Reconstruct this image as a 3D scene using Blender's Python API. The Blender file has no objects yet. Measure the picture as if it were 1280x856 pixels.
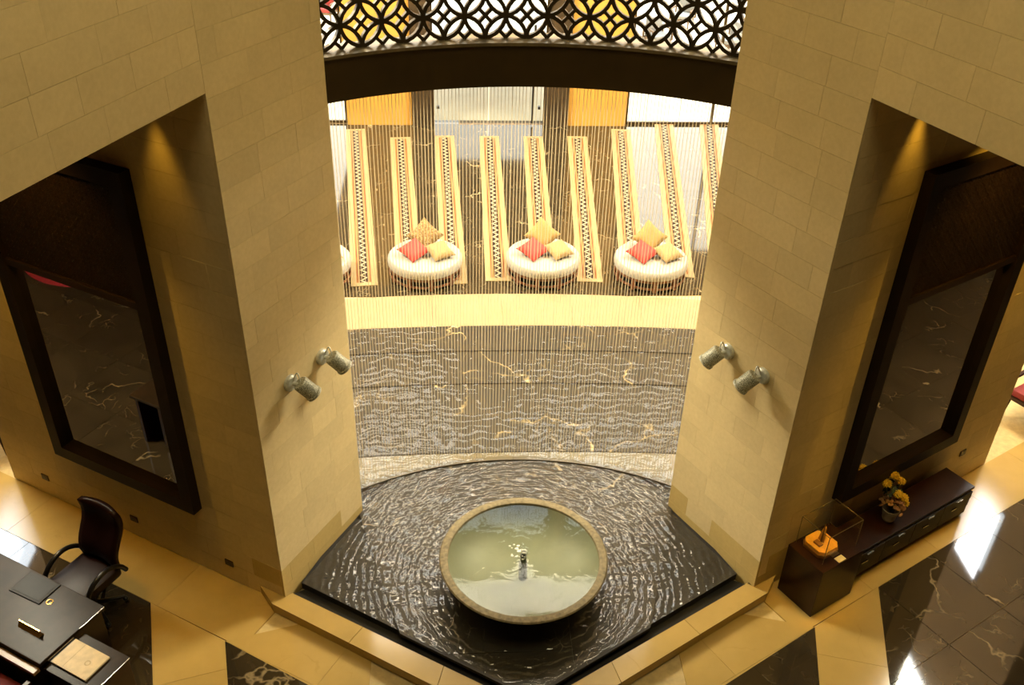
import bpy, bmesh, math, random
from mathutils import Vector, Matrix
random.seed(7)
S = bpy.context.scene
COL = S.collection
PI = math.pi
R = math.radians

# ------------------------------------------------------------------ camera
cam_d = bpy.data.cameras.new('camera')
cam_d.sensor_width = 36.0
cam_d.lens = 36.0 * 1196.58 / 1280.0
cam_d.clip_end = 400
cam = bpy.data.objects.new('camera', cam_d)
COL.objects.link(cam)
pitch, roll, yaw = R(34.0), R(1.68), R(-3.75)
F = Vector((0, math.cos(pitch), -math.sin(pitch)))
Rv = Vector((1, 0, 0))
U = Rv.cross(F)
c_, s_ = math.cos(roll), math.sin(roll)
R2 = c_ * Rv + s_ * U
U2 = -s_ * Rv + c_ * U
rz = Matrix.Rotation(yaw, 3, 'Z')
F, R2, U2 = rz @ F, rz @ R2, rz @ U2
m = Matrix((R2, U2, -F)).transposed().to_4x4()
m.translation = Vector((-0.655, 0, 8.0))
cam.matrix_world = m
S.camera = cam

# ------------------------------------------------------------------ exposure, sky, large lights
S.view_settings.view_transform = 'Standard'
S.view_settings.look = 'None'
S.view_settings.exposure = 0.0
S.view_settings.gamma = 1.0
S.view_settings.use_curve_mapping = False
try:
    S.cycles.max_bounces = 8
    S.cycles.sample_clamp_indirect = 6.0
    S.cycles.caustics_reflective = False
    S.cycles.caustics_refractive = False
    S.cycles.use_denoising = True
except Exception:
    pass

world = bpy.data.worlds.new('sky')
S.world = world
world.use_nodes = True
wn = world.node_tree
for n in list(wn.nodes):
    wn.nodes.remove(n)
wo = wn.nodes.new('ShaderNodeOutputWorld')
wb = wn.nodes.new('ShaderNodeBackground')
wt = wn.nodes.new('ShaderNodeTexCoord')
wsx = wn.nodes.new('ShaderNodeSeparateXYZ')
wr = wn.nodes.new('ShaderNodeValToRGB')
wr.color_ramp.elements[0].position = 0.48
wr.color_ramp.elements[0].color = (1.0, 0.93, 0.78, 1)
wr.color_ramp.elements[1].position = 0.72
wr.color_ramp.elements[1].color = (0.74, 0.86, 1.0, 1)
wn.links.new(wt.outputs['Generated'], wsx.inputs[0])
wn.links.new(wsx.outputs['Z'], wr.inputs['Fac'])
wn.links.new(wr.outputs['Color'], wb.inputs['Color'])
wb.inputs['Strength'].default_value = 8.0
wn.links.new(wb.outputs[0], wo.inputs[0])


def area_light(name, loc, sx, sy, power, color, target=None):
    d = bpy.data.lights.new(name, 'AREA')
    d.shape = 'RECTANGLE'
    d.size, d.size_y = sx, sy
    d.energy = power
    d.color = color
    o = bpy.data.objects.new(name, d)
    COL.objects.link(o)
    o.location = loc
    if target:
        o.rotation_euler = (Vector(target) - Vector(loc)).to_track_quat('-Z', 'Y').to_euler()
    return o


def spot_light(name, loc, target, power, color, angle, blend=0.6, radius=0.04):
    d = bpy.data.lights.new(name, 'SPOT')
    d.energy = power
    d.color = color
    d.spot_size = R(angle)
    d.spot_blend = blend
    d.shadow_soft_size = radius
    o = bpy.data.objects.new(name, d)
    COL.objects.link(o)
    o.location = loc
    o.rotation_euler = (Vector(target) - Vector(loc)).to_track_quat('-Z', 'Y').to_euler()
    return o


area_light('lounge_roof_fill', (0, 18.2, 13.85), 13, 1.3, 900, (1.0, 0.95, 0.82))  # unseen roof lamp, narrowed and brightened for glints on the water
area_light('lounge_side_fill_left', (-9.42, 13.4, 11.5), 4.5, 3.8, 7000, (1.0, 0.90, 0.66), (0, 13.4, 11.5))  # added fill lamps on both lounge sides to brighten the piers
area_light('lounge_side_fill_right', (9.42, 13.4, 11.5), 4.5, 3.8, 7000, (1.0, 0.90, 0.66), (0, 13.4, 11.5))
area_light('atrium_skylight', (0, 4.2, 13.85), 4.5, 4.0, 530, (1.0, 0.86, 0.50))
area_light('corridor_window_left', (-9.45, 13.52, 5.8), 1.9, 1.65, 110, (0.86, 0.94, 1.0), (0, 13.52, 5.8))
area_light('corridor_window_right', (9.45, 13.03, 5.17), 0.85, 1.7, 110, (0.97, 0.98, 1.0), (0, 13.03, 5.17))
AMB = (1.0, 0.56, 0.06)
spot_light('downlight_left_wall', (-3.10, 7.20, 5.44), (-3.14, 7.28, 0), 32, AMB, 46, 1.0)
spot_light('downlight_right_wall', (3.22, 7.02, 5.44), (3.17, 7.06, 0), 420, AMB, 13, 0.5)
spot_light('downlight_right_wall_wash', (3.20, 7.30, 5.44), (3.23, 7.38, 0), 40, AMB, 46, 1.0)
spot_light('downlight_left_mirror', (-4.6, 7.3, 5.44), (-4.75, 8.0, 0.6), 260, AMB, 95, 1.0)
spot_light('downlight_right_mirror', (4.6, 7.3, 5.44), (4.75, 8.0, 0.6), 340, AMB, 95, 1.0)
spot_light('downlight_left_floor', (-3.35, 5.9, 5.44), (-3.25, 6.2, -0.1), 130, AMB, 26, 1.0)
spot_light('downlight_right_corridor', (6.9, 8.6, 5.44), (6.6, 9.3, -0.1), 170, (1.0, 0.72, 0.3), 70, 1.0)
spot_light('downlight_left_corridor', (-6.9, 8.6, 5.44), (-6.6, 9.3, -0.1), 80, (1.0, 0.72, 0.3), 70, 1.0)

# ------------------------------------------------------------------ materials
MATS = {}


class NT:
    def __init__(s, name):
        s.m = bpy.data.materials.new(name)
        s.m.use_nodes = True
        s.t = s.m.node_tree
        s.b = s.t.nodes['Principled BSDF']
        s.out = s.t.nodes['Material Output']
        MATS[name] = s.m

    def n(s, typ, **kw):
        x = s.t.nodes.new(typ)
        for k, v in kw.items():
            setattr(x, k, v)
        return x

    def l(s, a, b):
        s.t.links.new(a, b)

    def val(s, sock, v):
        if hasattr(v, 'type') and hasattr(v, 'is_linked'):
            s.l(v, sock)
        else:
            sock.default_value = v

    def math(s, op, a, b=0.0, c=None):
        x = s.n('ShaderNodeMath', operation=op)
        s.val(x.inputs[0], a)
        s.val(x.inputs[1], b)
        if c is not None:
            s.val(x.inputs[2], c)
        return x.outputs[0]

    def mix(s, fac, a, b):
        x = s.n('ShaderNodeMix', data_type='RGBA')
        s.val(x.inputs[0], fac)
        s.val(x.inputs[6], a)
        s.val(x.inputs[7], b)
        return x.outputs[2]

    def ramp(s, fac, stops):
        x = s.n('ShaderNodeValToRGB')
        e = x.color_ramp.elements
        while len(e) < len(stops):
            e.new(0.5)
        for i, (p, c) in enumerate(stops):
            e[i].position = p
            e[i].color = c
        s.l(fac, x.inputs[0])
        return x.outputs[0]

    def noise(s, vec, scale, detail=4.0, rough=0.55, dist=0.0):
        x = s.n('ShaderNodeTexNoise')
        x.inputs['Scale'].default_value = scale
        x.inputs['Detail'].default_value = detail
        x.inputs['Roughness'].default_value = rough
        x.inputs['Distortion'].default_value = dist
        if vec is not None:
            s.l(vec, x.inputs['Vector'])
        return x.outputs[0]

    def obj(s):
        return s.n('ShaderNodeTexCoord').outputs['Object']

    def rand(s):
        return s.n('ShaderNodeObjectInfo').outputs['Random']

    def pos(s):
        return s.n('ShaderNodeNewGeometry').outputs['Position']

    def bump(s, h, strength=0.3, dist=0.01):
        x = s.n('ShaderNodeBump')
        x.inputs['Strength'].default_value = strength
        x.inputs['Distance'].default_value = dist
        s.l(h, x.inputs['Height'])
        return x.outputs[0]


def g(v):
    return (v, v, v, 1)


def c4(c):
    return (c[0], c[1], c[2], 1)


def simple(name, col, rough=0.5, metal=0.0, nscale=14, amt=0.12, spec=0.5, bump=0.0, sheen=0.0):
    t = NT(name)
    nz = t.noise(t.obj(), nscale, 3)
    k = t.ramp(nz, [(0.3, c4([x * (1 - amt) for x in col])), (0.7, c4([min(1, x * (1 + amt)) for x in col]))])
    t.l(k, t.b.inputs['Base Color'])
    t.b.inputs['Roughness'].default_value = rough
    t.b.inputs['Metallic'].default_value = metal
    t.b.inputs['Specular IOR Level'].default_value = spec
    if sheen:
        t.b.inputs['Sheen Weight'].default_value = sheen
    if bump:
        nb = t.noise(t.obj(), nscale * 6, 2)
        t.l(t.bump(nb, bump, 0.004), t.b.inputs['Normal'])
    return t.m


def stone(name, col, rough=0.55, var=0.045, scale=1.6):
    """sawn limestone: soft cloudy tone, each block its own tone"""
    t = NT(name)
    p = t.pos()
    rnd = t.rand()
    off = t.n('ShaderNodeVectorMath', operation='MULTIPLY_ADD')
    comb = t.n('ShaderNodeCombineXYZ')
    for i in range(3):
        t.l(rnd, comb.inputs[i])
    t.l(comb.outputs[0], off.inputs[0])
    off.inputs[1].default_value = (17, 23, 31)
    t.l(p, off.inputs[2])
    n1 = t.noise(off.outputs[0], scale, 5, 0.6)
    n2 = t.noise(off.outputs[0], scale * 14, 3, 0.6)
    a = t.ramp(n1, [(0.25, c4([x * 0.90 for x in col])), (0.75, c4([min(1, x * 1.08) for x in col]))])
    b = t.mix(0.25, a, t.ramp(n2, [(0.35, c4([col[0] * 0.82, col[1] * 0.78, col[2] * 0.66])), (0.65, c4([min(1, x * 1.06) for x in col]))]))
    hv = t.n('ShaderNodeHueSaturation')
    t.l(b, hv.inputs['Color'])
    t.l(t.math('MULTIPLY_ADD', rnd, 2 * var, 1 - var), hv.inputs['Value'])
    t.l(hv.outputs[0], t.b.inputs['Base Color'])
    t.b.inputs['Roughness'].default_value = rough
    t.b.inputs['Specular IOR Level'].default_value = 0.3
    t.l(t.bump(n2, 0.12, 0.004), t.b.inputs['Normal'])
    return t.m


def marble(name, col, vein, rough=0.06, vscale=0.9, vamt=1.0, cloud=0.35, var=0.08):
    t = NT(name)
    p = t.pos()
    rnd = t.rand()
    comb = t.n('ShaderNodeCombineXYZ')
    for i in range(3):
        t.l(rnd, comb.inputs[i])
    off = t.n('ShaderNodeVectorMath', operation='MULTIPLY_ADD')
    t.l(comb.outputs[0], off.inputs[0])
    off.inputs[1].default_value = (41, 29, 13)
    t.l(p, off.inputs[2])
    v = off.outputs[0]
    warp = t.n('ShaderNodeTexNoise')
    warp.inputs['Scale'].default_value = 1.6
    warp.inputs['Detail'].default_value = 4
    t.l(v, warp.inputs['Vector'])
    add = t.n('ShaderNodeVectorMath', operation='MULTIPLY_ADD')
    t.l(warp.outputs['Color'], add.inputs[0])
    add.inputs[1].default_value = (0.9, 0.9, 0.9)
    t.l(v, add.inputs[2])
    vor = t.n('ShaderNodeTexVoronoi', feature='DISTANCE_TO_EDGE')
    vor.inputs['Scale'].default_value = vscale
    t.l(add.outputs[0], vor.inputs['Vector'])
    line = t.ramp(vor.outputs['Distance'], [(0.0, g(1)), (0.014, g(0))])
    mask = t.ramp(t.noise(v, 1.3, 3), [(0.52, g(0)), (0.66, g(1))])
    vor2 = t.n('ShaderNodeTexVoronoi', feature='DISTANCE_TO_EDGE')
    vor2.inputs['Scale'].default_value = vscale * 3.7
    t.l(add.outputs[0], vor2.inputs['Vector'])
    line2 = t.ramp(vor2.outputs['Distance'], [(0.0, g(0.55)), (0.02, g(0))])
    mask2 = t.ramp(t.noise(v, 2.1, 3), [(0.55, g(0)), (0.68, g(1))])
    fac = t.math('MULTIPLY', t.math('MAXIMUM', t.math('MULTIPLY', line, mask), t.math('MULTIPLY', line2, mask2)), vamt)
    cl = t.noise(v, 2.2, 5, 0.6)
    base = t.ramp(cl, [(0.3, c4([x * (1 - cloud) for x in col])), (0.72, c4([min(1, x * (1 + cloud)) for x in col]))])
    cc = t.mix(fac, base, c4(vein))
    hv = t.n('ShaderNodeHueSaturation')
    t.l(cc, hv.inputs['Color'])
    t.l(t.math('MULTIPLY_ADD', rnd, 2 * var, 1 - var), hv.inputs['Value'])
    t.l(hv.outputs[0], t.b.inputs['Base Color'])
    t.b.inputs['Roughness'].default_value = rough
    return t.m


STONE_C = (0.72, 0.57, 0.30)
M_stone = stone('limestone', STONE_C)
M_stone2 = stone('limestone_stained', (0.55, 0.40, 0.15), var=0.05)
M_joint = simple('mortar', (0.50, 0.38, 0.18), 0.9)
M_cream = marble('cream_marble', (0.42, 0.285, 0.09), (0.30, 0.19, 0.05), 0.12, 1.2, 0.5, 0.08, 0.04)
M_creamglare = marble('cream_glare_marble', (0.14, 0.118, 0.076), (0.10, 0.08, 0.05), 0.15, 1.2, 0.5, 0.10, 0.05)  # lighter than the tiers to carry the reflected cream
M_dark = marble('dark_marble', (0.032, 0.023, 0.012), (0.26, 0.20, 0.11), 0.04)
M_dark.node_tree.nodes['Principled BSDF'].inputs['Specular IOR Level'].default_value = 0.8
M_lounge = marble('lounge_floor_marble', (0.032, 0.023, 0.012), (0.42, 0.34, 0.2), 0.06)
M_lounge.node_tree.nodes['Principled BSDF'].inputs['Specular IOR Level'].default_value = 0.35
M_slab = marble('pool_slab_marble', (0.018, 0.0135, 0.007), (0.50, 0.40, 0.24), 0.55)
M_darkpool = marble('brown_pool_marble', (0.016, 0.0105, 0.0045), (0.55, 0.42, 0.22), 0.6, 0.9, 1.0)
M_ledge = marble('pale_ledge_marble', (0.29, 0.222, 0.125), (0.25, 0.18, 0.095), 0.15, 1.2, 0.5, 0.06, 0.03)
M_wood = simple('dark_wood', (0.020, 0.0065, 0.003), 0.3, 0, 5, 0.4, spec=0.3)
M_desk = simple('desk_wood', (0.026, 0.016, 0.008), 0.3, 0, 5, 0.3, spec=0.10)
M_honey = simple('honey_wood', (0.30, 0.16, 0.04), 0.3, 0, 6, 0.25)
M_bronze = simple('dark_bronze', (0.040, 0.024, 0.006), 0.42, 0.3, 3, 0.15)
M_bronzetop = simple('pale_bronze', (0.16, 0.12, 0.06), 0.35, 0.4, 9, 0.3)  # paler bronze tone for the beam cap
M_fret = simple('bronze_fretwork', (0.035, 0.022, 0.008), 0.45, 0.2, 5, 0.2)
M_frame = simple('mirror_frame_wood', (0.010, 0.005, 0.003), 0.45, 0, 6, 0.3, spec=0.2)
M_white = simple('white_fabric', (0.30, 0.285, 0.25), 0.85, 0, 30, 0.04, bump=0.2)
M_red = simple('coral_red_fabric', (0.36, 0.032, 0.024), 0.85, 0, 40, 0.08, bump=0.3)
M_gold = simple('gold_fabric', (0.25, 0.155, 0.04), 0.7, 0, 40, 0.12, bump=0.3)
M_tan = simple('tan_fabric', (0.28, 0.19, 0.075), 0.8, 0, 40, 0.10, bump=0.3)
M_leather = simple('maroon_leather', (0.013, 0.003, 0.0025), 0.42, 0, 20, 0.2, spec=0.25)
M_maroon = simple('maroon_fabric', (0.16, 0.006, 0.008), 0.7, 0, 20, 0.2)
M_black = simple('black_plastic', (0.008, 0.007, 0.007), 0.3)
M_gutter = simple('black_gutter', (0.004, 0.003, 0.003), 0.6)
M_chrome = simple('brushed_steel', (0.6, 0.58, 0.54), 0.25, 1.0)
M_brass = simple('polished_brass', (0.75, 0.45, 0.12), 0.25, 1.0)
M_paper = simple('cream_card', (0.72, 0.58, 0.36), 0.5)
M_emblem = simple('faint_emblem_print', (0.55, 0.42, 0.24), 0.5)
M_card = simple('white_card', (0.75, 0.68, 0.5), 0.6)
M_amber = simple('amber_resin', (0.85, 0.42, 0.06), 0.3, 0, 9, 0.15)
M_amberdk = simple('brown_resin', (0.30, 0.12, 0.015), 0.35)
M_petal = simple('yellow_petals', (0.80, 0.52, 0.03), 0.7, 0, 60, 0.25, bump=0.5)
M_dry = simple('dried_petals', (0.30, 0.15, 0.06), 0.8, 0, 30, 0.4)
M_leaf = simple('leaf_green', (0.03, 0.05, 0.012), 0.6)
M_pot = simple('pale_ceramic', (0.42, 0.36, 0.24), 0.4)
M_bowl = simple('bowl_stone', (0.20, 0.16, 0.085), 0.75, 0, 26, 0.35, bump=0.6)
M_bowlin = simple('bowl_glaze', (0.19, 0.20, 0.145), 0.5, 0, 3, 0.10)
M_yellow = simple('yellow_wall_panel', (0.46, 0.255, 0.05), 0.5, 0, 3, 0.05)
M_dkcol = simple('dark_column', (0.035, 0.024, 0.014), 0.3, 0, 6, 0.3)
M_plaster = simple('cream_plaster', (0.72, 0.58, 0.36), 0.8, 0, 2, 0.04)
M_soffit = simple('brown_ceiling', (0.10, 0.06, 0.03), 0.7, 0, 2, 0.1)
M_terrace = simple('terrace_paving', (0.78, 0.68, 0.48), 0.8, 0, 2, 0.05)
M_wicker = simple('brown_wicker', (0.16, 0.09, 0.04), 0.7, 0, 60, 0.4, bump=0.6)
M_bedbase = simple('bed_base_wood', (0.13, 0.05, 0.022), 0.4, 0, 9, 0.3)
M_rugborder = simple('runner_border', (0.27, 0.205, 0.10), 0.6, 0, 12, 0.06, spec=0.2)
M_sock = simple('socket_plate', (0.05, 0.022, 0.008), 0.4)
M_redrug = simple('crimson_rug', (0.34, 0.015, 0.03), 0.9, 0, 20, 0.15)
M_foam = simple('water_foam', (0.85, 0.85, 0.75), 0.2)
M_gunmetal = simple('nozzle_metal', (0.12, 0.12, 0.09), 0.4, 0.7, 30, 0.5)

# speckled spotlight metal
t = NT('speckled_grey_metal')
sp = t.noise(t.obj(), 120, 2, 0.7)
t.l(t.ramp(sp, [(0.42, c4((0.12, 0.12, 0.08))), (0.60, c4((0.62, 0.60, 0.46)))]), t.b.inputs['Base Color'])
t.b.inputs['Roughness'].default_value = 0.5
t.b.inputs['Metallic'].default_value = 0.2
M_speck = t.m
M_galv = simple('galvanised_grey', (0.58, 0.58, 0.50), 0.4, 0.3, 30, 0.25)

# gold cushion with a woven pattern
t = NT('gold_patterned_fabric')
ch = t.n('ShaderNodeTexVoronoi')
ch.inputs['Scale'].default_value = 34
t.l(t.obj(), ch.inputs['Vector'])
t.l(t.ramp(ch.outputs['Distance'], [(0.25, c4((0.34, 0.235, 0.09))), (0.5, c4((0.13, 0.07, 0.015)))]), t.b.inputs['Base Color'])
t.b.inputs['Roughness'].default_value = 0.8
M_goldpat = t.m

# mirror
t = NT('mirror_silver')
t.b.inputs['Base Color'].default_value = (0.80, 0.76, 0.66, 1)
t.b.inputs['Metallic'].default_value = 1.0
t.b.inputs['Roughness'].default_value = 0.012
M_mirror = t.m


def thin_glass(name, tint, refl_ior=1.5, rough=0.0, bump_fn=None):
    """thin clear sheet: transparent body with a Fresnel surface reflection"""
    t = NT(name)
    t.t.nodes.remove(t.b)
    tr = t.n('ShaderNodeBsdfTransparent')
    tr.inputs['Color'].default_value = c4(tint)
    gl = t.n('ShaderNodeBsdfGlossy')
    gl.inputs['Roughness'].default_value = rough
    fr = t.n('ShaderNodeFresnel')
    back = t.n('ShaderNodeNewGeometry').outputs['Backfacing']
    t.l(t.math('MULTIPLY_ADD', back, 1 / refl_ior - refl_ior, refl_ior), fr.inputs['IOR'])
    mx = t.n('ShaderNodeMixShader')
    if bump_fn:
        nrm = bump_fn(t)
        t.l(nrm, gl.inputs['Normal'])
        t.l(nrm, fr.inputs['Normal'])
    t.l(fr.outputs[0], mx.inputs[0])
    t.l(tr.outputs[0], mx.inputs[1])
    t.l(gl.outputs[0], mx.inputs[2])
    t.l(mx.outputs[0], t.out.inputs['Surface'])
    return t.m


M_glass = thin_glass('clear_glass', (0.97, 0.98, 0.96))
M_tinted = thin_glass('grey_tinted_glass', (0.46, 0.50, 0.53))


def ripples(t):
    p = t.pos()
    mp = t.n('ShaderNodeMapping')
    mp.inputs['Location'].default_value = (0.0, -7.11, 0.0)
    t.l(p, mp.inputs['Vector'])
    wv = t.n('ShaderNodeTexWave', wave_type='RINGS', rings_direction='Z')
    wv.inputs['Scale'].default_value = 3.7
    wv.inputs['Distortion'].default_value = 5.0
    wv.inputs['Detail'].default_value = 1.0
    wv.inputs['Detail Scale'].default_value = 1.4
    t.l(mp.outputs[0], wv.inputs['Vector'])
    m2_ = t.n('ShaderNodeMapping')
    m2_.inputs['Scale'].default_value = (1.0, 2.0, 1.0)
    t.l(p, m2_.inputs['Vector'])
    n1 = t.noise(m2_.outputs[0], 5.5, 1.0, 0.4, 0.4)
    h = t.math('ADD', t.math('MULTIPLY', wv.outputs['Fac'], 0.26), n1)
    return t.bump(h, 1.0, 0.022)


def ripples_steps(t):
    p = t.pos()
    wv = t.n('ShaderNodeTexWave', wave_type='BANDS', bands_direction='Y')
    wv.inputs['Scale'].default_value = 2.3
    wv.inputs['Distortion'].default_value = 7.0
    wv.inputs['Detail'].default_value = 1.0
    wv.inputs['Detail Scale'].default_value = 1.6
    t.l(p, wv.inputs['Vector'])
    n1 = t.noise(p, 4.0, 1.0, 0.4, 0.3)
    h = t.math('ADD', t.math('MULTIPLY', wv.outputs['Fac'], 0.30), n1)
    return t.bump(h, 1.0, 0.010)


def ripples_bowl(t):
    n1 = t.noise(t.pos(), 9, 2, 0.5, 0.4)
    return t.bump(n1, 0.12, 0.007)


M_water = thin_glass('rippled_water', (0.93, 0.92, 0.86), 1.62, 0.008, ripples)
M_stepwater = thin_glass('step_film_water', (0.93, 0.92, 0.86), 1.40, 0.01, ripples_steps)
M_bwater = thin_glass('calm_water', (0.90, 0.92, 0.82), 1.33, 0.02, ripples_bowl)

# nylon strings wet with water
t = NT('wet_string')
t.b.inputs['Base Color'].default_value = (0.62, 0.53, 0.35, 1)
t.b.inputs['Roughness'].default_value = 0.25
tl = t.n('ShaderNodeBsdfTranslucent')
tl.inputs['Color'].default_value = (0.66, 0.58, 0.40, 1)
tp = t.n('ShaderNodeBsdfTransparent')
m1 = t.n('ShaderNodeMixShader')
m1.inputs[0].default_value = 0.5
m2 = t.n('ShaderNodeMixShader')
m2.inputs[0].default_value = 0.5
t.l(t.b.outputs[0], m1.inputs[1])
t.l(tl.outputs[0], m1.inputs[2])
t.l(m1.outputs[0], m2.inputs[1])
t.l(tp.outputs[0], m2.inputs[2])
t.l(m2.outputs[0], t.out.inputs['Surface'])
M_string = t.m

# woven runner field: local x across, local y along
t = NT('runner_zigzag_field')
sx = t.n('ShaderNodeSeparateXYZ')
t.l(t.obj(), sx.inputs[0])
X, Y = sx.outputs['X'], sx.outputs['Y']
ax = t.math('ABSOLUTE', X)
tri = t.math('MULTIPLY_ADD', t.math('PINGPONG', Y, 0.085), 2 / 0.085, -1.0)
dz = t.math('ABSOLUTE', t.math('SUBTRACT', t.math('DIVIDE', X, 0.045), tri))
zig = t.math('LESS_THAN', dz, 0.42)
inner = t.mix(zig, (0.020, 0.011, 0.005, 1), (0.38, 0.32, 0.21, 1))
cst = t.ramp(t.math('DIVIDE', ax, 0.14), [(0.0, c4((0.3, 0.18, 0.07))), (0.43, c4((0.012, 0.007, 0.004))), (0.47, c4((0.26, 0.15, 0.06))), (0.68, c4((0.11, 0.022, 0.008))), (0.78, c4((0.24, 0.14, 0.05))), (0.92, c4((0.03, 0.015, 0.008)))])
for nd in t.t.nodes:
    if nd.type == 'VALTORGB':
        nd.color_ramp.interpolation = 'CONSTANT'
col = t.mix(t.math('LESS_THAN', ax, 0.06), cst, inner)
t.l(col, t.b.inputs['Base Color'])
t.b.inputs['Roughness'].default_value = 0.7
t.b.inputs['Specular IOR Level'].default_value = 0.15
M_field = t.m

# ------------------------------------------------------------------ helpers
def link(name, me, mat=None, parent=None):
    o = bpy.data.objects.new(name, me)
    COL.objects.link(o)
    if mat and not me.materials:
        me.materials.append(mat)
    if parent:
        o.parent = parent
    return o


def thing(name, label, cat, loc=(0, 0, 0), rz=0.0, group=None):
    o = bpy.data.objects.new(name, None)
    COL.objects.link(o)
    o.empty_display_size = 0.1
    o.location = loc
    o.rotation_euler = (0, 0, rz)
    o['label'] = label
    o['category'] = cat
    if group:
        o['group'] = group
    return o


def tag(o, label, cat, group=None, kind=None):
    o['label'] = label
    o['category'] = cat
    if group:
        o['group'] = group
    if kind:
        o['kind'] = kind
    return o


def struct(o):
    o['kind'] = 'structure'
    return o


class MB:
    """collects shapes into one mesh"""
    def __init__(s):
        s.bm = bmesh.new()

    def box(s, x0, x1, y0, y1, z0, z1, mat=None, bevel=0.0):
        r = bmesh.ops.create_cube(s.bm, size=1.0)
        M = Matrix.Translation(((x0 + x1) / 2, (y0 + y1) / 2, (z0 + z1) / 2)) @ Matrix.Diagonal((x1 - x0, y1 - y0, z1 - z0, 1))
        if mat is not None:
            M = mat @ M
        bmesh.ops.transform(s.bm, matrix=M, verts=r['verts'])
        if bevel:
            es = list({e for v in r['verts'] for e in v.link_edges})
            bmesh.ops.bevel(s.bm, geom=es, offset=bevel, segments=2, affect='EDGES', profile=0.6)
        return s

    def prism(s, pts, z0, z1):
        n = len(pts)
        a = sum(pts[i][0] * pts[(i + 1) % n][1] - pts[(i + 1) % n][0] * pts[i][1] for i in range(n))
        if a < 0:
            pts = pts[::-1]
        lo = [s.bm.verts.new((p[0], p[1], z0)) for p in pts]
        hi = [s.bm.verts.new((p[0], p[1], z1)) for p in pts]
        s.bm.faces.new(hi)
        s.bm.faces.new(lo[::-1])
        for i in range(n):
            j = (i + 1) % n
            s.bm.faces.new((lo[i], lo[j], hi[j], hi[i]))
        return s

    def lathe(s, prof, seg=48, cx=0, cy=0, mat=None, close=False):
        rings = []
        for r, z in prof:
            if r < 1e-6:
                rings.append([s.bm.verts.new((cx, cy, z))])
            else:
                rings.append([s.bm.verts.new((cx + r * math.cos(2 * PI * k / seg), cy + r * math.sin(2 * PI * k / seg), z)) for k in range(seg)])
        vs = [v for r_ in rings for v in r_]
        pairs = list(zip(rings, rings[1:]))
        if close:
            pairs.append((rings[-1], rings[0]))
        for a, b in pairs:
            for k in range(seg):
                k2 = (k + 1) % seg
                if len(a) == 1 and len(b) == 1:
                    continue
                if len(a) == 1:
                    f = (a[0], b[k2], b[k])
                elif len(b) == 1:
                    f = (a[k], a[k2], b[0])
                else:
                    f = (a[k], a[k2], b[k2], b[k])
                try:
                    s.bm.faces.new(f)
                except ValueError:
                    pass
        if mat is not None:
            bmesh.ops.transform(s.bm, matrix=mat, verts=vs)
        return s

    def tube(s, pts, r, seg=8, cap=True):
        pts = [Vector(p) for p in pts]
        rs = r if isinstance(r, (list, tuple)) else [r] * len(pts)
        prev = None
        rings = []
        for i, p in enumerate(pts):
            d = (pts[min(i + 1, len(pts) - 1)] - pts[max(i - 1, 0)])
            d.normalize()
            if prev is None:
                a = Vector((0, 0, 1)) if abs(d.z) < 0.9 else Vector((1, 0, 0))
                u = d.cross(a).normalized()
            else:
                u = (prev - d * prev.dot(d)).normalized()
            prev = u
            w_ = d.cross(u)
            rings.append([s.bm.verts.new(p + rs[i] * (math.cos(2 * PI * k / seg) * u + math.sin(2 * PI * k / seg) * w_)) for k in range(seg)])
        for a, b in zip(rings, rings[1:]):
            for k in range(seg):
                s.bm.faces.new((a[k], a[(k + 1) % seg], b[(k + 1) % seg], b[k]))
        if cap:
            s.bm.faces.new(rings[0][::-1])
            s.bm.faces.new(rings[-1])
        return s

    def sphere(s, c, r, sc=(1, 1, 1), u=14, v=9, mat=None):
        res = bmesh.ops.create_uvsphere(s.bm, u_segments=u, v_segments=v, radius=r)
        M = Matrix.Translation(c) @ Matrix.Diagonal((sc[0], sc[1], sc[2], 1))
        if mat is not None:
            M = mat @ M
        bmesh.ops.transform(s.bm, matrix=M, verts=res['verts'])
        return s

    def poly(s, vs, faces):
        v = [s.bm.verts.new(p) for p in vs]
        for f in faces:
            s.bm.faces.new([v[i] for i in f])
        return s

    def mesh(s, name, smooth=False, recalc=True):
        if recalc:
            bmesh.ops.recalc_face_normals(s.bm, faces=s.bm.faces)
        me = bpy.data.meshes.new(name)
        s.bm.to_mesh(me)
        s.bm.free()
        if smooth:
            for p in me.polygons:
                p.use_smooth = True
            try:
                me.set_sharp_from_angle(angle=R(40))
            except Exception:
                pass
        return me

    def obj(s, name, mat, parent=None, smooth=False, recalc=True):
        return link(name, s.mesh(name, smooth, recalc), mat, parent)


def copy_tree(src, **props):
    r = src.copy()
    COL.objects.link(r)
    for ch in src.children:
        c = ch.copy()
        COL.objects.link(c)
        c.parent = r
        for gch in ch.children:
            d = gch.copy()
            COL.objects.link(d)
            d.parent = c
    for k, v in props.items():
        r[k] = v
    return r


def clip(poly, a, b):
    """keep the part of poly left of a->b"""
    out = []
    n = len(poly)
    def side(p):
        return (b[0] - a[0]) * (p[1] - a[1]) - (b[1] - a[1]) * (p[0] - a[0])
    for i in range(n):
        p, q = poly[i], poly[(i + 1) % n]
        sp_, sq = side(p), side(q)
        if sp_ >= 0:
            out.append(p)
        if (sp_ > 0 and sq < 0) or (sp_ < 0 and sq > 0):
            k = sp_ / (sp_ - sq)
            out.append((p[0] + k * (q[0] - p[0]), p[1] + k * (q[1] - p[1])))
    return out


def area(p):
    n = len(p)
    return 0.5 * sum(p[i][0] * p[(i + 1) % n][1] - p[(i + 1) % n][0] * p[i][1] for i in range(n))


def ccw(p):
    return p if area(p) > 0 else p[::-1]


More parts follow.
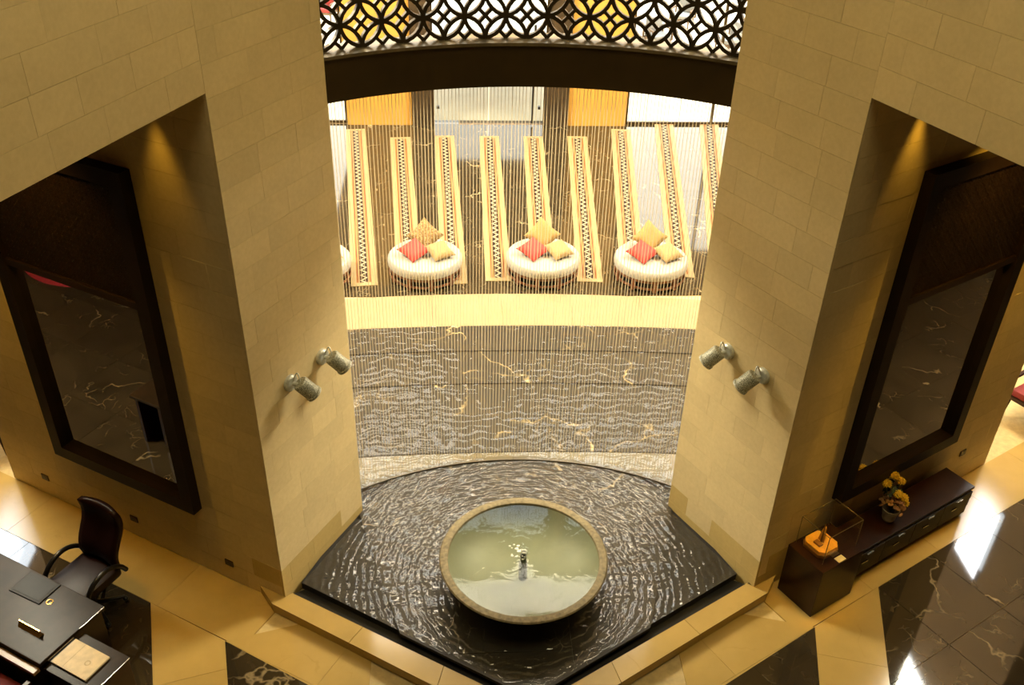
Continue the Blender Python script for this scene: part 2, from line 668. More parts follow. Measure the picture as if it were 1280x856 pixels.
def clip_poly(sub, win):
    win = ccw(win)
    for i in range(len(win)):
        if len(sub) < 3:
            return []
        sub = clip(sub, win[i], win[(i + 1) % len(win)])
    return sub


def tiles(parent, region, origin, ang, sx_, sy_, z0, z1, mat, name='tile', gap=0.003, offset_rows=False, jitter=0.0006):
    """cut a rectangular tile grid to a convex region; each tile its own object"""
    region = ccw(region)
    ca, sa = math.cos(ang), math.sin(ang)
    loc = [((p[0] - origin[0]) * ca + (p[1] - origin[1]) * sa, -(p[0] - origin[0]) * sa + (p[1] - origin[1]) * ca) for p in region]
    x0, x1 = min(p[0] for p in loc), max(p[0] for p in loc)
    y0, y1 = min(p[1] for p in loc), max(p[1] for p in loc)
    k = 0
    for j in range(math.floor(y0 / sy_), math.ceil(y1 / sy_)):
        sh = sx_ * 0.5 if (offset_rows and j % 2) else 0
        for i in range(math.floor((x0 - sh) / sx_), math.ceil((x1 - sh) / sx_)):
            q = [(i * sx_ + sh + gap / 2, j * sy_ + gap / 2), ((i + 1) * sx_ + sh - gap / 2, j * sy_ + gap / 2), ((i + 1) * sx_ + sh - gap / 2, (j + 1) * sy_ - gap / 2), (i * sx_ + sh + gap / 2, (j + 1) * sy_ - gap / 2)]
            q = clip_poly(q, loc)
            if len(q) < 3 or area(q) < 0.0006:
                continue
            wq = [(origin[0] + p[0] * ca - p[1] * sa, origin[1] + p[0] * sa + p[1] * ca) for p in q]
            MB().prism(wq, z0, z1 + random.uniform(-jitter, jitter)).obj(name, mat, parent)
            k += 1
    return k


def sector(parent, cx, cy, r0, r1, a0, a1, n, z0, z1, mat, name, gap=0.003, sub=3):
    """curved course of slabs about a centre (angles from +y, clockwise)"""
    for i in range(n):
        b0 = a0 + (a1 - a0) * i / n
        b1 = a0 + (a1 - a0) * (i + 1) / n
        gi = gap / 2 / r0
        an = [b0 + gi + (b1 - b0 - 2 * gi) * k / sub for k in range(sub + 1)]
        rr0, rr1 = r0 + gap / 2, r1 - gap / 2
        pts = [(cx + rr0 * math.sin(a), cy + rr0 * math.cos(a)) for a in an] + [(cx + rr1 * math.sin(a), cy + rr1 * math.cos(a)) for a in an[::-1]]
        MB().prism(pts, z0, z1).obj(name, mat, parent)


BLK = {}


def blocks(parent, p0, d, nrm, s0, s1, z0, z1, row=0.25, ln=0.50, th=0.03, stain=None):
    """limestone facing: every block an object set on the wall's face plane"""
    ang = math.atan2(d[1], d[0])
    flip = (d[0] * nrm[1] - d[1] * nrm[0]) > 0  # normal on the left of d
    rows = max(1, round((z1 - z0) / row))
    rh = (z1 - z0) / rows
    for j in range(rows):
        off = random.uniform(0.25, 0.75) * ln if j % 2 else random.uniform(0, 0.2) * ln
        s = s0 - off
        while s < s1 - 1e-4:
            l_ = ln * random.choice((0.8, 1.0, 1.0, 1.25))
            a, b = max(s, s0), min(s + l_, s1)
            if s1 - b < 0.08:
                b = s1
            s = b if b == s1 else s + l_
            if b - a < 0.03:
                continue
            key = (round(b - a, 3), round(rh, 3), round(th, 3), flip)
            if key not in BLK:
                q = MB().box(0.001, b - a - 0.001, (-th if flip else 0), (0 if flip else th), 0.001, rh - 0.001)
                BLK[key] = q.mesh('stone_block')
                BLK[key].materials.append(M_stone)
            o = bpy.data.objects.new('stone_block', BLK[key])
            COL.objects.link(o)
            o.parent = parent
            jz = random.uniform(-0.0012, 0.0004)
            o.location = (p0[0] + d[0] * a + nrm[0] * jz, p0[1] + d[1] * a + nrm[1] * jz, z0 + rh * j)
            o.rotation_euler = (0, 0, ang)
            if stain and stain((a + b) / 2, z0 + rh * (j + 0.5)):
                o.material_slots[0].link = 'OBJECT'
                o.material_slots[0].material = M_stone2


# ------------------------------------------------------------------ the setting
FZ = -0.12                       # lobby floor
LF, RF = (-2.53, 7.03), (2.53, 7.03)
E30 = (math.cos(R(30)), math.sin(R(30)))
SO = 5.5                         # soffit of the side bays


def along(p, d, s, n=(0, 0), o=0):
    return (p[0] + d[0] * s + n[0] * o, p[1] + d[1] * s + n[1] * o)


# lobby floor: base, cream bands, dark star fields, all in cut slabs
floor = struct(MB().box(-16, 16, -12, 14.5, FZ - 0.25, FZ - 0.02).obj('floor', M_joint))
for sg in (-1, 1):
    dW = (sg * E30[0], E30[1])
    nW = (sg * E30[1], -E30[0])
    P0 = (sg * 2.53, 7.03)
    ang = math.atan2(dW[1], dW[0])
    A = (sg * 3.98, 7.10)
    rad = Vector((-sg * 0.28, -1.0)).normalized()
    Aend = (A[0] + rad.x * 3.4, A[1] + rad.y * 3.4)
    far = along(A, dW, 9.5)
    tiles(floor, [A, far, along(far, nW, 4.0), Aend], A, ang, 0.92, 0.92, FZ - 0.02, FZ, M_dark, 'floor_tile', gap=0.007)
    # cream band along the wall
    w0 = along(P0, dW, 0.05)
    w1 = along(P0, dW, 11.2)
    a0 = along(P0, dW, (A[0] - P0[0]) * dW[0] + (A[1] - P0[1]) * dW[1], nW, 0.0)
    offA = (A[0] - P0[0]) * nW[0] + (A[1] - P0[1]) * nW[1]
    tiles(floor, [w0, w1, along(w1, nW, offA - 0.002), along(w0, nW, offA - 0.002)], w0, ang, 1.15, 0.75, FZ - 0.02, FZ, M_cream, 'floor_tile')
    # dark arm of the star nearest the curb
    B = (sg * 3.09, 6.57)
    Bend = (B[0] - sg * 0.25 * 2.4, B[1] - 2.4)
    Bin = (B[0] - sg * 0.866 * 1.75, B[1] - 0.525 * 1.75)
    tiles(floor, [B, Bend, Bin], B, ang, 0.92, 0.92, FZ - 0.02, FZ, M_dark, 'floor_tile')
    # cream band between the two dark fields and beside the curb
    c0 = along(P0, dW, 0.05, nW, offA + 0.001)
    c1 = (A[0], A[1])
    tiles(floor, [c1, (Aend[0] - sg * 0.003, Aend[1]), Bend, (B[0] + sg * 0.002, B[1])], c1, math.atan2(rad.y, rad.x), 1.1, 1.3, FZ - 0.02, FZ, M_cream, 'floor_tile')
    kin = (sg * 2.2, 6.55)
    kk = (sg * 2.35, 6.77)
    tiles(floor, [B, Bin, (Bin[0], 5.7), (sg * 0.65, 5.72), kk], B, ang, 1.15, 0.9, FZ - 0.02, FZ, M_cream, 'floor_tile')
    tiles(floor, [c1, B, kk, c0], B, ang, 1.15, 0.9, FZ - 0.02, FZ, M_cream, 'floor_tile')

# outer shell: far walls, roof
def wall_rects(x0, x1, z0, z1, holes):
    xs = sorted({x0, x1, *[h[0] for h in holes], *[h[1] for h in holes]})
    out = []
    for a, b in zip(xs, xs[1:]):
        mid = (a + b) / 2
        hs = sorted([(h[2], h[3]) for h in holes if h[0] < mid < h[1]])
        z = z0
        for u, v in hs:
            if u > z:
                out.append((a, b, z, u))
            z = max(z, v)
        if z < z1:
            out.append((a, b, z, z1))
    return out


LZ = 0.10                        # lounge floor level
KY = (8.0 - LZ) / 8.0            # positions read at level zero, carried to the lounge level


def lp(x, y):
    return (-0.655 + (x + 0.655) * KY, y * KY)


BY = 20.6 * KY
BW = [(-1.66, -1.23), (1.26, 1.76)]
HOLES = [(-1.23, 1.26, LZ, 3.1), (-7.0, -3.08, LZ, 3.4), (3.06, 7.0, LZ, 3.4),
         (-3.5, -0.9, 7.55, 10.1), (1.1, 5.8, 8.5, 10.1), (-6.4, -2.4, 10.7, 13.5), (-1.9, 1.9, 10.7, 13.5), (2.4, 6.4, 10.7, 13.5)]
M_backwall = simple('tan_wall_cladding', (0.13, 0.085, 0.04), 0.7, 0, 2, 0.1)
M_shell = simple('brown_shell_plaster', (0.16, 0.11, 0.06), 0.8, 0, 2, 0.06)
bm_ = MB()
for a, b, u, v in wall_rects(-9.5, 9.5, FZ - 0.2, 14, HOLES):
    bm_.box(a, b, BY, BY + 0.25, u, v)
wall_back = struct(bm_.obj('wall_back', M_backwall))
SIDE = {-1: (12.5, 14.55, 4.9, 6.7), 1: (12.55, 13.52, 4.25, 6.1)}
wn_ = len(HOLES)
BIG = (11.1, 15.7, 9.55, 13.5)      # unseen glazing added around the side fill lamps, above the small corridor window
for sg, nm in ((-1, 'left'), (1, 'right')):
    bm_ = MB()
    for y0, y1, z0, z1 in wall_rects(10.6, BY + 0.25, FZ - 0.2, 14, [SIDE[sg], BIG]):
        bm_.box(min(sg * 9.5, sg * 9.75), max(sg * 9.5, sg * 9.75), y0, y1, z0, z1)
    struct(bm_.obj('wall_lounge_' + nm, M_shell))
    for a, b, u, v in (SIDE[sg], BIG):
        wroot = struct(MB().box(min(sg * 9.58, sg * 9.66), max(sg * 9.58, sg * 9.66), a, b, u, u + 0.05).box(min(sg * 9.58, sg * 9.66), max(sg * 9.58, sg * 9.66), a, b, v - 0.05, v).obj('window_%d' % wn_, M_bronze))
        wn_ += 1
        for y in (a, b - 0.05):
            MB().box(min(sg * 9.58, sg * 9.66), max(sg * 9.58, sg * 9.66), y, y + 0.05, u + 0.05, v - 0.05).obj('mullion', M_bronze, wroot)
        x_ = sg * 9.62
        MB().poly([(x_, a + .05, u + .05), (x_, b - .05, u + .05), (x_, b - .05, v - .05), (x_, a + .05, v - .05)], [(0, 1, 2, 3)]).obj('pane', M_glass, wroot)
    struct(MB().box(min(sg * 9.5, sg * 13.5), max(sg * 9.5, sg * 13.5), 10.6, 10.85, FZ - 0.2, 14).obj('wall_corridor_' + nm, M_shell))
    struct(MB().box(min(sg * 13.5, sg * 13.8), max(sg * 13.5, sg * 13.8), -12, 10.85, FZ - 0.2, 14).obj('wall_outer_' + nm, M_shell))
struct(MB().box(-13.5, 13.5, -12.3, -12, FZ - 0.2, 14).obj('wall_front', M_shell))
struct(MB().box(-14, 14, -12.3, 9.35, 14, 14.2).obj('ceiling', M_shell))
struct(MB().box(-10, 10, 9.35, 21, 14, 14.2).obj('ceiling_lounge', M_plaster))
struct(MB().box(-13.5, 13.5, 9.35, 9.6, 7.05, 14).obj('wall_over_screen', M_plaster))
for i, (a, b, u, v) in enumerate(HOLES):
    if i == 0:
        continue
    wroot = struct(MB().box(a, b, BY + 0.05, BY + 0.11, u, u + 0.06).box(a, b, BY + 0.05, BY + 0.11, v - 0.06, v).obj('window_%d' % i, M_bronze))
    nb = max(1, round((b - a) / 1.6))
    for k in range(nb + 1):
        xx = a + (b - a) * k / nb
        x_lo = min(max(xx - 0.03, a), b - 0.06)
        MB().box(x_lo, x_lo + 0.06, BY + 0.05, BY + 0.11, u + 0.06, v - 0.06).obj('mullion', M_bronze, wroot)
    for k in range(nb):
        xa, xb = a + (b - a) * k / nb + 0.03, a + (b - a) * (k + 1) / nb - 0.03
        MB().poly([(xa, BY + 0.08, u + .06), (xb, BY + 0.08, u + .06), (xb, BY + 0.08, v - .06), (xa, BY + 0.08, v - .06)], [(0, 1, 2, 3)]).obj('pane', M_glass, wroot)

# glazed doors in the middle of the far wall
dr = struct(MB().box(-1.23, 1.26, BY + 0.03, BY + 0.12, 3.02, 3.1).box(-1.23, -1.19, BY + 0.03, BY + 0.12, LZ, 3.02).box(1.22, 1.26, BY + 0.03, BY + 0.12, LZ, 3.02).obj('door_1', M_bronze))
for xa, xb, hx in ((-1.18, 0.0, -1.1), (0.02, 1.21, 1.13)):
    MB().poly([(xa, BY + 0.07, LZ + .01), (xb, BY + 0.07, LZ + .01), (xb, BY + 0.07, 3.02), (xa, BY + 0.07, 3.02)], [(0, 1, 2, 3)]).obj('pane', M_tinted, dr)
    MB().box(hx - 0.03, hx + 0.03, BY - 0.02, BY + 0.06, LZ + 0.36, LZ + 0.42).obj('patch_fitting', M_black, dr)
MB().tube([(0.98, BY - 0.03, LZ + 0.05), (0.98, BY - 0.03, LZ + 2.2)], 0.025, 8).obj('pull_handle', M_black, dr)
# dark columns and yellow panels beside the doors
for k, (a, b) in enumerate(BW):
    struct(MB().box(a, b, BY - 0.12, BY, LZ, 7).obj('trim_%d' % (k + 1), M_dkcol))
for k, (a, b) in enumerate([(-3.08, -1.67), (1.77, 3.06)]):
    pn = tag(MB().box(a, b, BY - 0.05, BY - 0.002, LZ, 4.2).obj('wall_panel', M_yellow), ['tall ochre yellow wall panel left of the glazed doors', 'tall ochre yellow wall panel right of the glazed doors'][k], 'panel', 'ochre panels on the far wall')

# terrace outside
struct(MB().box(-30, 30, BY + 0.25, 60, -0.2, LZ - 0.02).obj('floor_terrace', M_terrace))
struct(MB().box(-4, 4, BY + 0.3, 27.5, 4.0, 4.2).obj('ceiling_canopy', M_soffit))

# stone wall blades left and right of the fountain
def blade(sg, name):
    dW = (sg * E30[0], E30[1])
    nW = (sg * E30[1], -E30[0])
    dP = (-sg * 0.5, 0.866)
    nP = (-sg * 0.866, -0.5)
    P0 = (sg * 2.53, 7.03)
    WL, PW = 4.17, 1.44
    i_ = 0.03
    c0 = along(along(P0, dW, i_), dP, i_)
    c1 = along(along(P0, dP, PW), dW, i_)
    c2 = along(c1, dW, WL - 2 * i_)
    c3 = along(c0, dW, WL - 2 * i_)
    root = struct(MB().prism([c0, c1, c2, c3], FZ - 0.1, 10.0).obj(name, M_joint))
    def stain_p(s, z):
        return z < 0.36 and (z < 0.12 or random.random() < 0.55)
    def stain_w(s, z):
        return s < 0.9 and z < 0.5 and random.random() < 0.5
    blocks(root, P0, dP, nP, 0, PW, FZ, 9.0, stain=stain_p)
    blocks(root, along(P0, dW, 0.03), dW, nW, 0, WL - 0.03, FZ, SO, stain=stain_w)
    # upper wall over the open side bay
    uU = Vector((sg * 0.39, -0.92)).normalized()
    nU = (-sg * 0.92, -0.39)
    nU = tuple(Vector(nU).normalized())
    q0 = (P0[0] - nU[0] * i_, P0[1] - nU[1] * i_)
    q1 = along(q0, uU, 6.5)
    q2 = (q1[0] - nU[0] * 0.35, q1[1] - nU[1] * 0.35)
    q3 = (q0[0] - nU[0] * 0.35, q0[1] - nU[1] * 0.35)
    up = struct(MB().prism([q0, q1, q2, q3], SO, 10.0).obj(name + '_upper', M_joint))
    blocks(up, P0, uU, nU, 0, 6.5, SO, 9.0)
    # ceiling of the side bay
    e1 = along(P0, dW, WL)
    e2 = along(P0, uU, 6.5)
    struct(MB().prism([q3, along(q3, uU, 6.4), (e2[0] + sg * 8, e2[1] + 1), (e1[0] + sg * 4, e1[1] + 0.5), e1], SO + 0.02, SO + 0.2).obj('ceiling_bay_' + name.split('_')[1], M_soffit))
    return dW, nW, dP, nP


blade(-1, 'wall_left')
blade(1, 'wall_right')

# curb around the pool
curb = struct(MB().prism([(-2.6, 7.05), (0, 5.48), (2.6, 7.05), (2.3, 7.2), (0, 5.75), (-2.3, 7.2)], FZ - 0.05, -0.05).obj('trim_3', M_gutter))
for sg in (-1, 1):
    def ol(t_):
        return (sg * 2.655 * (1 - t_), 6.942 + (5.30 - 6.942) * t_)
    def il(t_):
        return (sg * 2.47 * (1 - t_), 7.086 + (5.60 - 7.086) * t_)
    wend = along((sg * 2.53, 7.03), (sg * E30[0], E30[1]), 0.34)
    cuts = [0, 0.32, 0.66, 1.0]
    MB().prism([wend, ol(0), il(0.0), (sg * 2.53, 7.03)], FZ, 0).obj('curb_stone', M_cream, curb)
    for a, b in zip(cuts, cuts[1:]):
        MB().prism([ol(a + 0.001), ol(b - 0.001), il(b - 0.001), il(a + 0.001)], FZ, 0.0).obj('curb_stone', M_cream, curb)

# pool: marble slab in front of the curtain, pale step, three shallow tiers, ledge
AC, AR = (0.0, 5.4), 3.7          # circle of the curtain
def arc_pt(x, r=AR):
    return (x, AC[1] + math.sqrt(r * r - x * x))


SZ = 0.06
xa_ = 2.05
slab = [(0, 5.66), (2.40, 7.165), (1.86, 8.16), (2.05, 8.33)] + [arc_pt(2.05 - 4.1 * k / 24) for k in range(0, 25)] + [(-2.05, 8.33), (-1.86, 8.16), (-2.40, 7.165)]
slab_hull = [(0, 5.66), (2.40, 7.165), (1.84, 8.2)] + [arc_pt(1.95 - 3.9 * k / 24) for k in range(25)] + [(-1.84, 8.2), (-2.40, 7.165)]
pool = struct(MB().prism([(0, 5.72), (2.38, 7.2), (1.9, 8.3), (3.6, 9.0), (3.9, 12.3), (-3.9, 12.3), (-3.6, 9.0), (-1.9, 8.3), (-2.38, 7.2)], -0.06, SZ - 0.03).obj('floor_pool', M_gutter))
tiles(pool, slab_hull, (0.45, 7.1), 0, 0.9, 0.9, SZ - 0.04, SZ, M_slab, 'pool_tile', gap=0.002)
# wet step, cream reflection put into its tone, between curtain arc and the tiers
nst = 10
TC = (0.0, -19.0)
def tier_y(x, y0):
    r = y0 - TC[1]
    return TC[1] + math.sqrt(r * r - x * x)
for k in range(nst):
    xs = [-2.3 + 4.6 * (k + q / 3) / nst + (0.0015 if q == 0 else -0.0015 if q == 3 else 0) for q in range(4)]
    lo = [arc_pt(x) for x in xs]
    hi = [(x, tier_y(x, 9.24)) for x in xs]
    MB().prism(lo + hi[::-1], SZ - 0.03, SZ + 0.02).obj('step_stone', M_creamglare, pool)
for (y0, y1, z, n_) in ((9.24, 10.68, SZ + 0.03, 8), (10.68, 11.46, SZ + 0.045, 7), (11.46, 12.12, SZ + 0.06, 8)):
    am = 4.3 / (y0 - TC[1])
    sector(pool, TC[0], TC[1], y0 - TC[1], y1 - TC[1], -am, am, n_, SZ - 0.03, z, M_darkpool, 'step_stone', 0.003)
LC = (0.0, -10.0)
ledge = struct(MB().prism([(-4.8, 11.7), (4.8, 11.7), (4.8, 12.85), (-4.8, 12.85)], -0.06, 0.03).obj('trim_4', M_joint))
rl0, rl1 = 12.12 - LC[1], 13.07 - LC[1]
sector(ledge, LC[0], LC[1], rl0, rl1, -0.24, 0.24, 10, 0.03, LZ + 0.005, M_ledge, 'ledge_stone', 0.003)
lf = struct(MB().box(-9, 9, 12.6, BY + 0.25, -0.06, LZ - 0.02).obj('floor_lounge', M_joint))
tiles(lf, [(-7.5, 13.02), (7.5, 13.02), (7.5, BY + 0.25), (-7.5, BY + 0.25)], (0.35, 12.9), 0, 1.0, 1.0, LZ - 0.03, LZ, M_lounge, 'floor_tile')

# water over the slab and the tiers: one sheet per level
wm = MB()
hull = [(0, 5.69), (2.36, 7.165), (1.79, 8.19)] + [arc_pt(1.93 - 3.86 * k / 24, AR - 0.01) for k in range(25)] + [(-1.79, 8.19), (-2.36, 7.165)]
v_ = [wm.bm.verts.new((p[0], p[1], SZ + 0.008)) for p in hull]
wm.bm.faces.new(v_)
tag(wm.obj('pool_water', M_water, recalc=False), 'thin rippling water sheet on the dark marble around the bowl', 'water')
wm = MB()
for (y0, y1, z) in ((9.25, 10.68, SZ + 0.038), (10.69, 11.46, SZ + 0.053), (11.47, 12.11, SZ + 0.068)):
    hw_ = 3.25 if y0 < 10 else 3.9
    xs = [-hw_ + 2 * hw_ * k / 20 for k in range(21)]
    lo = [wm.bm.verts.new((x, tier_y(x, y0), z)) for x in xs]
    hi = [wm.bm.verts.new((x, tier_y(x, y1), z)) for x in xs]
    for k in range(20):
        wm.bm.faces.new((lo[k], lo[k + 1], hi[k + 1], hi[k]))
xs = [-1.97 + 3.94 * k / 20 for k in range(21)]
lo = [wm.bm.verts.new((x, arc_pt(x, AR + 0.01)[1], SZ + 0.027)) for x in xs]
hi = [wm.bm.verts.new((x, tier_y(x, 9.235), SZ + 0.027)) for x in xs]
for k in range(20):
    wm.bm.faces.new((lo[k], lo[k + 1], hi[k + 1], hi[k]))
tag(wm.obj('step_water', M_stepwater, recalc=False), 'thin water sheet over the shallow brown marble steps behind the curtain', 'water')

# ------------------------------------------------------------------ header beam, lattice, curtain
def arc_band(mb, r0, r1, z0, z1, half, n=40):
    pts = []
    for k in range(n + 1):
        a = -half + 2 * half * k / n
        pts.append((math.sin(a), math.cos(a)))
    vs = []
    for sx__, cy__ in pts:
        vs.append([mb.bm.verts.new((AC[0] + r * sx__, AC[1] + r * cy__, z)) for r, z in ((r0, z0), (r1, z0), (r1, z1), (r0, z1))])
    for a, b in zip(vs, vs[1:]):
        for q in range(4):
            mb.bm.faces.new((a[q], a[(q + 1) % 4], b[(q + 1) % 4], b[q]))
    mb.bm.faces.new(vs[0])
    mb.bm.faces.new(vs[-1][::-1])
    return mb


HA = 0.66
HZ0, HZ1 = 4.86, 5.26
screen = thing('lattice_screen', 'curved dark bronze beam carrying a pierced petal lattice between the piers', 'screen', (0, 0, 0))
arc_band(MB(), AR - 0.02, AR + 0.28, HZ0, HZ1, HA).obj('beam', M_bronze, screen)
arc_band(MB(), AR - 0.04, AR + 0.30, HZ1, HZ1 + 0.03, HA).obj('beam_cap', M_bronzetop, screen)
arc_band(MB(), AR + 0.06, AR + 0.20, 7.0, 7.3, HA).obj('top_rail', M_bronze, screen)


def ribbon(pts, w):
    """2d polyline to left/right outline"""
    L, Rr = [], []
    for i, p in enumerate(pts):
        a = pts[max(i - 1, 0)]
        b = pts[min(i + 1, len(pts) - 1)]
        dx, dy = b[0] - a[0], b[1] - a[1]
        l_ = math.hypot(dx, dy) or 1
        nx, ny = -dy / l_ * w / 2, dx / l_ * w / 2
        L.append((p[0] + nx, p[1] + ny))
        Rr.append((p[0] - nx, p[1] - ny))
    return L, Rr


HALF = 39.0                      # half angle of each petal arc


def fretwork(s0, s1, z0, z1, ax, az, w, depth, fmap, segs=6, z_first=0.0):
    """overlapping-circle lattice: vesica petals between diagonal nodes, crosses between"""
    mb = MB()
    def put(pts, wd):
        pts = [(min(max(p[0], s0), s1), min(max(p[1], z0), z1)) for p in pts]
        if max(p[0] for p in pts) - min(p[0] for p in pts) < 1e-4 and max(p[1] for p in pts) - min(p[1] for p in pts) < 1e-4:
            return
        L, Rr = ribbon(pts, wd)
        rows = []
        for a, b in zip(L, Rr):
            rows.append([mb.bm.verts.new(fmap(a[0], a[1], 0)), mb.bm.verts.new(fmap(b[0], b[1], 0)), mb.bm.verts.new(fmap(b[0], b[1], depth)), mb.bm.verts.new(fmap(a[0], a[1], depth))])
        for p, q in zip(rows, rows[1:]):
            for k in range(4):
                mb.bm.faces.new((p[k], p[(k + 1) % 4], q[(k + 1) % 4], q[k]))
        mb.bm.faces.new(rows[0])
        mb.bm.faces.new(rows[-1][::-1])
    ni = int((s1 - s0) / ax / 2) + 2
    nj = int((z1 - z0) / az) + 2
    sc = (s0 + s1) / 2
    for j in range(-1, nj + 1):
        for i in range(-2 * ni, 2 * ni + 1):
            cx, cz = sc + i * ax, z0 + z_first + j * az
            inside = lambda x, z: s0 - 1e-3 <= x <= s1 + 1e-3 and z0 - 1e-3 <= z <= z1 + 1e-3
            if (i + j) % 2 == 0:
                for dx in (-1, 1):
                    ex, ez = cx + dx * ax, cz + az
                    if not (inside((cx + ex) / 2, (cz + ez) / 2)):
                        continue
                    # two bulging arcs from node to node
                    mx, mz = ex - cx, ez - cz
                    d = math.hypot(mx, mz)
                    px, pz = -mz / d, mx / d
                    for sgn in (-1, 1):
                        arc = []
                        for k in range(segs + 1):
                            u = k / segs
                            th = R(-HALF) + R(2 * HALF) * u
                            rr = d / 2 / math.sin(R(HALF))
                            along_ = rr * math.sin(th) + d / 2
                            bul = rr * math.cos(th) - rr * math.cos(R(HALF))
                            arc.append((cx + mx / d * along_ + px * bul * sgn, cz + mz / d * along_ + pz * bul * sgn))
                        put(arc, w)
            else:
                for dx in (-1, 1):
                    for dz_ in (-1, 1):
                        d = math.hypot(ax, az)
                        k_ = 0.5 - 0.5 * math.tan(R(HALF / 2))
                        ex, ez = cx + dx * ax * k_, cz + dz_ * az * k_
                        if inside(cx + dx * ax * .3, cz + dz_ * az * .3):
                            put([(cx, cz), (ex, ez)], w * 0.9)
    return mb


def amap(s, z, d):
    a = s / (AR + 0.1)
    r = AR + 0.10 + d
    return (AC[0] + r * math.sin(a), AC[1] + r * math.cos(a), z)


fretwork(-2.42, 2.42, HZ1 + 0.04, 7.0, 0.197, 0.205, 0.035, 0.05, amap, 6, 0.0).obj('fretwork', M_fret, screen)

curtain = thing('string_curtain', 'curtain of fine wet strings hanging from the curved beam into the pool', 'curtain', (0, 0, 0))
sm_ = MB().tube([(0, 0, 0), (0, 0, -1)], 0.0040, 5).mesh('string', True)
sm_.materials.append(M_string)
NS = 124
for k in range(NS):
    a = -0.575 + 1.15 * (k + random.uniform(-0.12, 0.12)) / (NS - 1)
    o = bpy.data.objects.new('string', sm_)
    COL.objects.link(o)
    o.parent = curtain
    o.location = (AC[0] + (AR + 0.06) * math.sin(a), AC[1] + (AR + 0.06) * math.cos(a), HZ0 + 0.02)
    f_ = random.choice((0.8, 1.0, 1.0, 1.25))
    o.scale = (f_, f_, HZ0 - SZ - 0.01)

# ------------------------------------------------------------------ bowl fountain
BC = (0.0, 7.11)
bowl = thing('fountain_bowl', 'wide round stone bowl of green water standing in the dark pool', 'fountain', (BC[0], BC[1], SZ))
RB, HB = 0.893, 0.40
outer = [(0.0, 0.0), (0.34, 0.0), (0.36, 0.02), (0.42, 0.06), (0.58, 0.14), (0.74, 0.24), (0.84, 0.33), (0.885, 0.385), (RB, HB), (RB - 0.012, HB + 0.012)]
inner = [(RB - 0.078, HB + 0.012), (RB - 0.09, HB + 0.004), (RB - 0.095, HB - 0.02), (0.72, 0.26), (0.5, 0.15), (0.25, 0.085), (0.0, 0.07)]
MB().lathe(outer + inner[:3], 96).obj('shell', M_bowl, bowl, True)
MB().lathe(inner[2:], 96).obj('basin', M_bowlin, bowl, True)
wq = MB()
wq.lathe([(RB - 0.092, HB - 0.012), (0.55, HB - 0.012), (0.25, HB - 0.012), (0.06, HB - 0.010), (0.0, HB - 0.008)], 64)
wq.obj('water', M_bwater, bowl, True)
nz = MB().lathe([(0.0, 0.075), (0.045, 0.075), (0.045, 0.33), (0.030, 0.34), (0.030, 0.40), (0.036, 0.405), (0.036, 0.43), (0.022, 0.44), (0.022, 0.47), (0.0, 0.47)], 16)
nz.obj('nozzle', M_gunmetal, bowl, True)
fo = MB()
for k in range(26):
    a, r = random.uniform(0, 2 * PI), random.uniform(0.0, 0.07)
    fo.sphere((-0.05 + r * math.cos(a) * 1.6, 0.08 + r * math.sin(a) * 1.8, HB - 0.006 + random.uniform(0, 0.008)), random.uniform(0.006, 0.013), (1.4, 1, 0.7), 8, 5)
for k in range(12):
    a = random.uniform(0, 2 * PI)
    fo.sphere((0.03 * math.cos(a), 0.03 * math.sin(a), HB + random.uniform(0.0, 0.09)), random.uniform(0.006, 0.012), (1, 1, 1.2), 8, 5)
fo.obj('bubbles', M_foam, bowl, True)['kind'] = 'stuff'

# ------------------------------------------------------------------ wall spotlights on the piers
def spotlight_proto():
    """local: +x out of the wall, y along, z up; head aims out, along +y and down"""
    r = thing('wall_spotlight', 'x', 'spotlight', (0, 0, 0), 0, 'spotlights on the pier faces')
    RX = Matrix.Rotation(R(90), 4, 'Y')
    MB().lathe([(0, 0), (0.085, 0), (0.085, 0.03), (0.07, 0.045), (0, 0.05)], 28, mat=RX).obj('mounting_plate', M_galv, r, True)
    MB().tube([(0.04, 0, 0), (0.13, 0.0, 0.02), (0.15, 0.02, 0.0)], 0.02, 10).sphere((0.145, 0.015, 0.005), 0.035).obj('arm', M_galv, r, True)
    ax_ = Vector((0.50, 0.42, -0.80)).normalized()
    q = ax_.to_track_quat('Z', 'Y').to_matrix().to_4x4()
    T = Matrix.Translation((0.15, 0.015, 0.01)) @ q
    h = MB().lathe([(0, -0.045), (0.068, -0.045), (0.08, -0.03), (0.08, 0.125), (0.087, 0.13), (0.087, 0.15)], 32, mat=T).obj('lamp_head', M_speck, r, True)
    MB().lathe([(0.087, 0.15), (0.087, 0.156), (0.072, 0.158), (0.07, 0.14), (0, 0.135)], 32, mat=T).obj('lens_ring', M_galv, r, True)
    pts = []
    for k in range(13):
        a = PI * k / 12
        pts.append((0.05 + 0.09 * k / 12, 0.045 * math.sin(a) * 0.4, 0.03 + 0.10 * math.sin(a)))
    MB().tube(pts, 0.007, 6).obj('cable', M_galv, r, True)
    return r


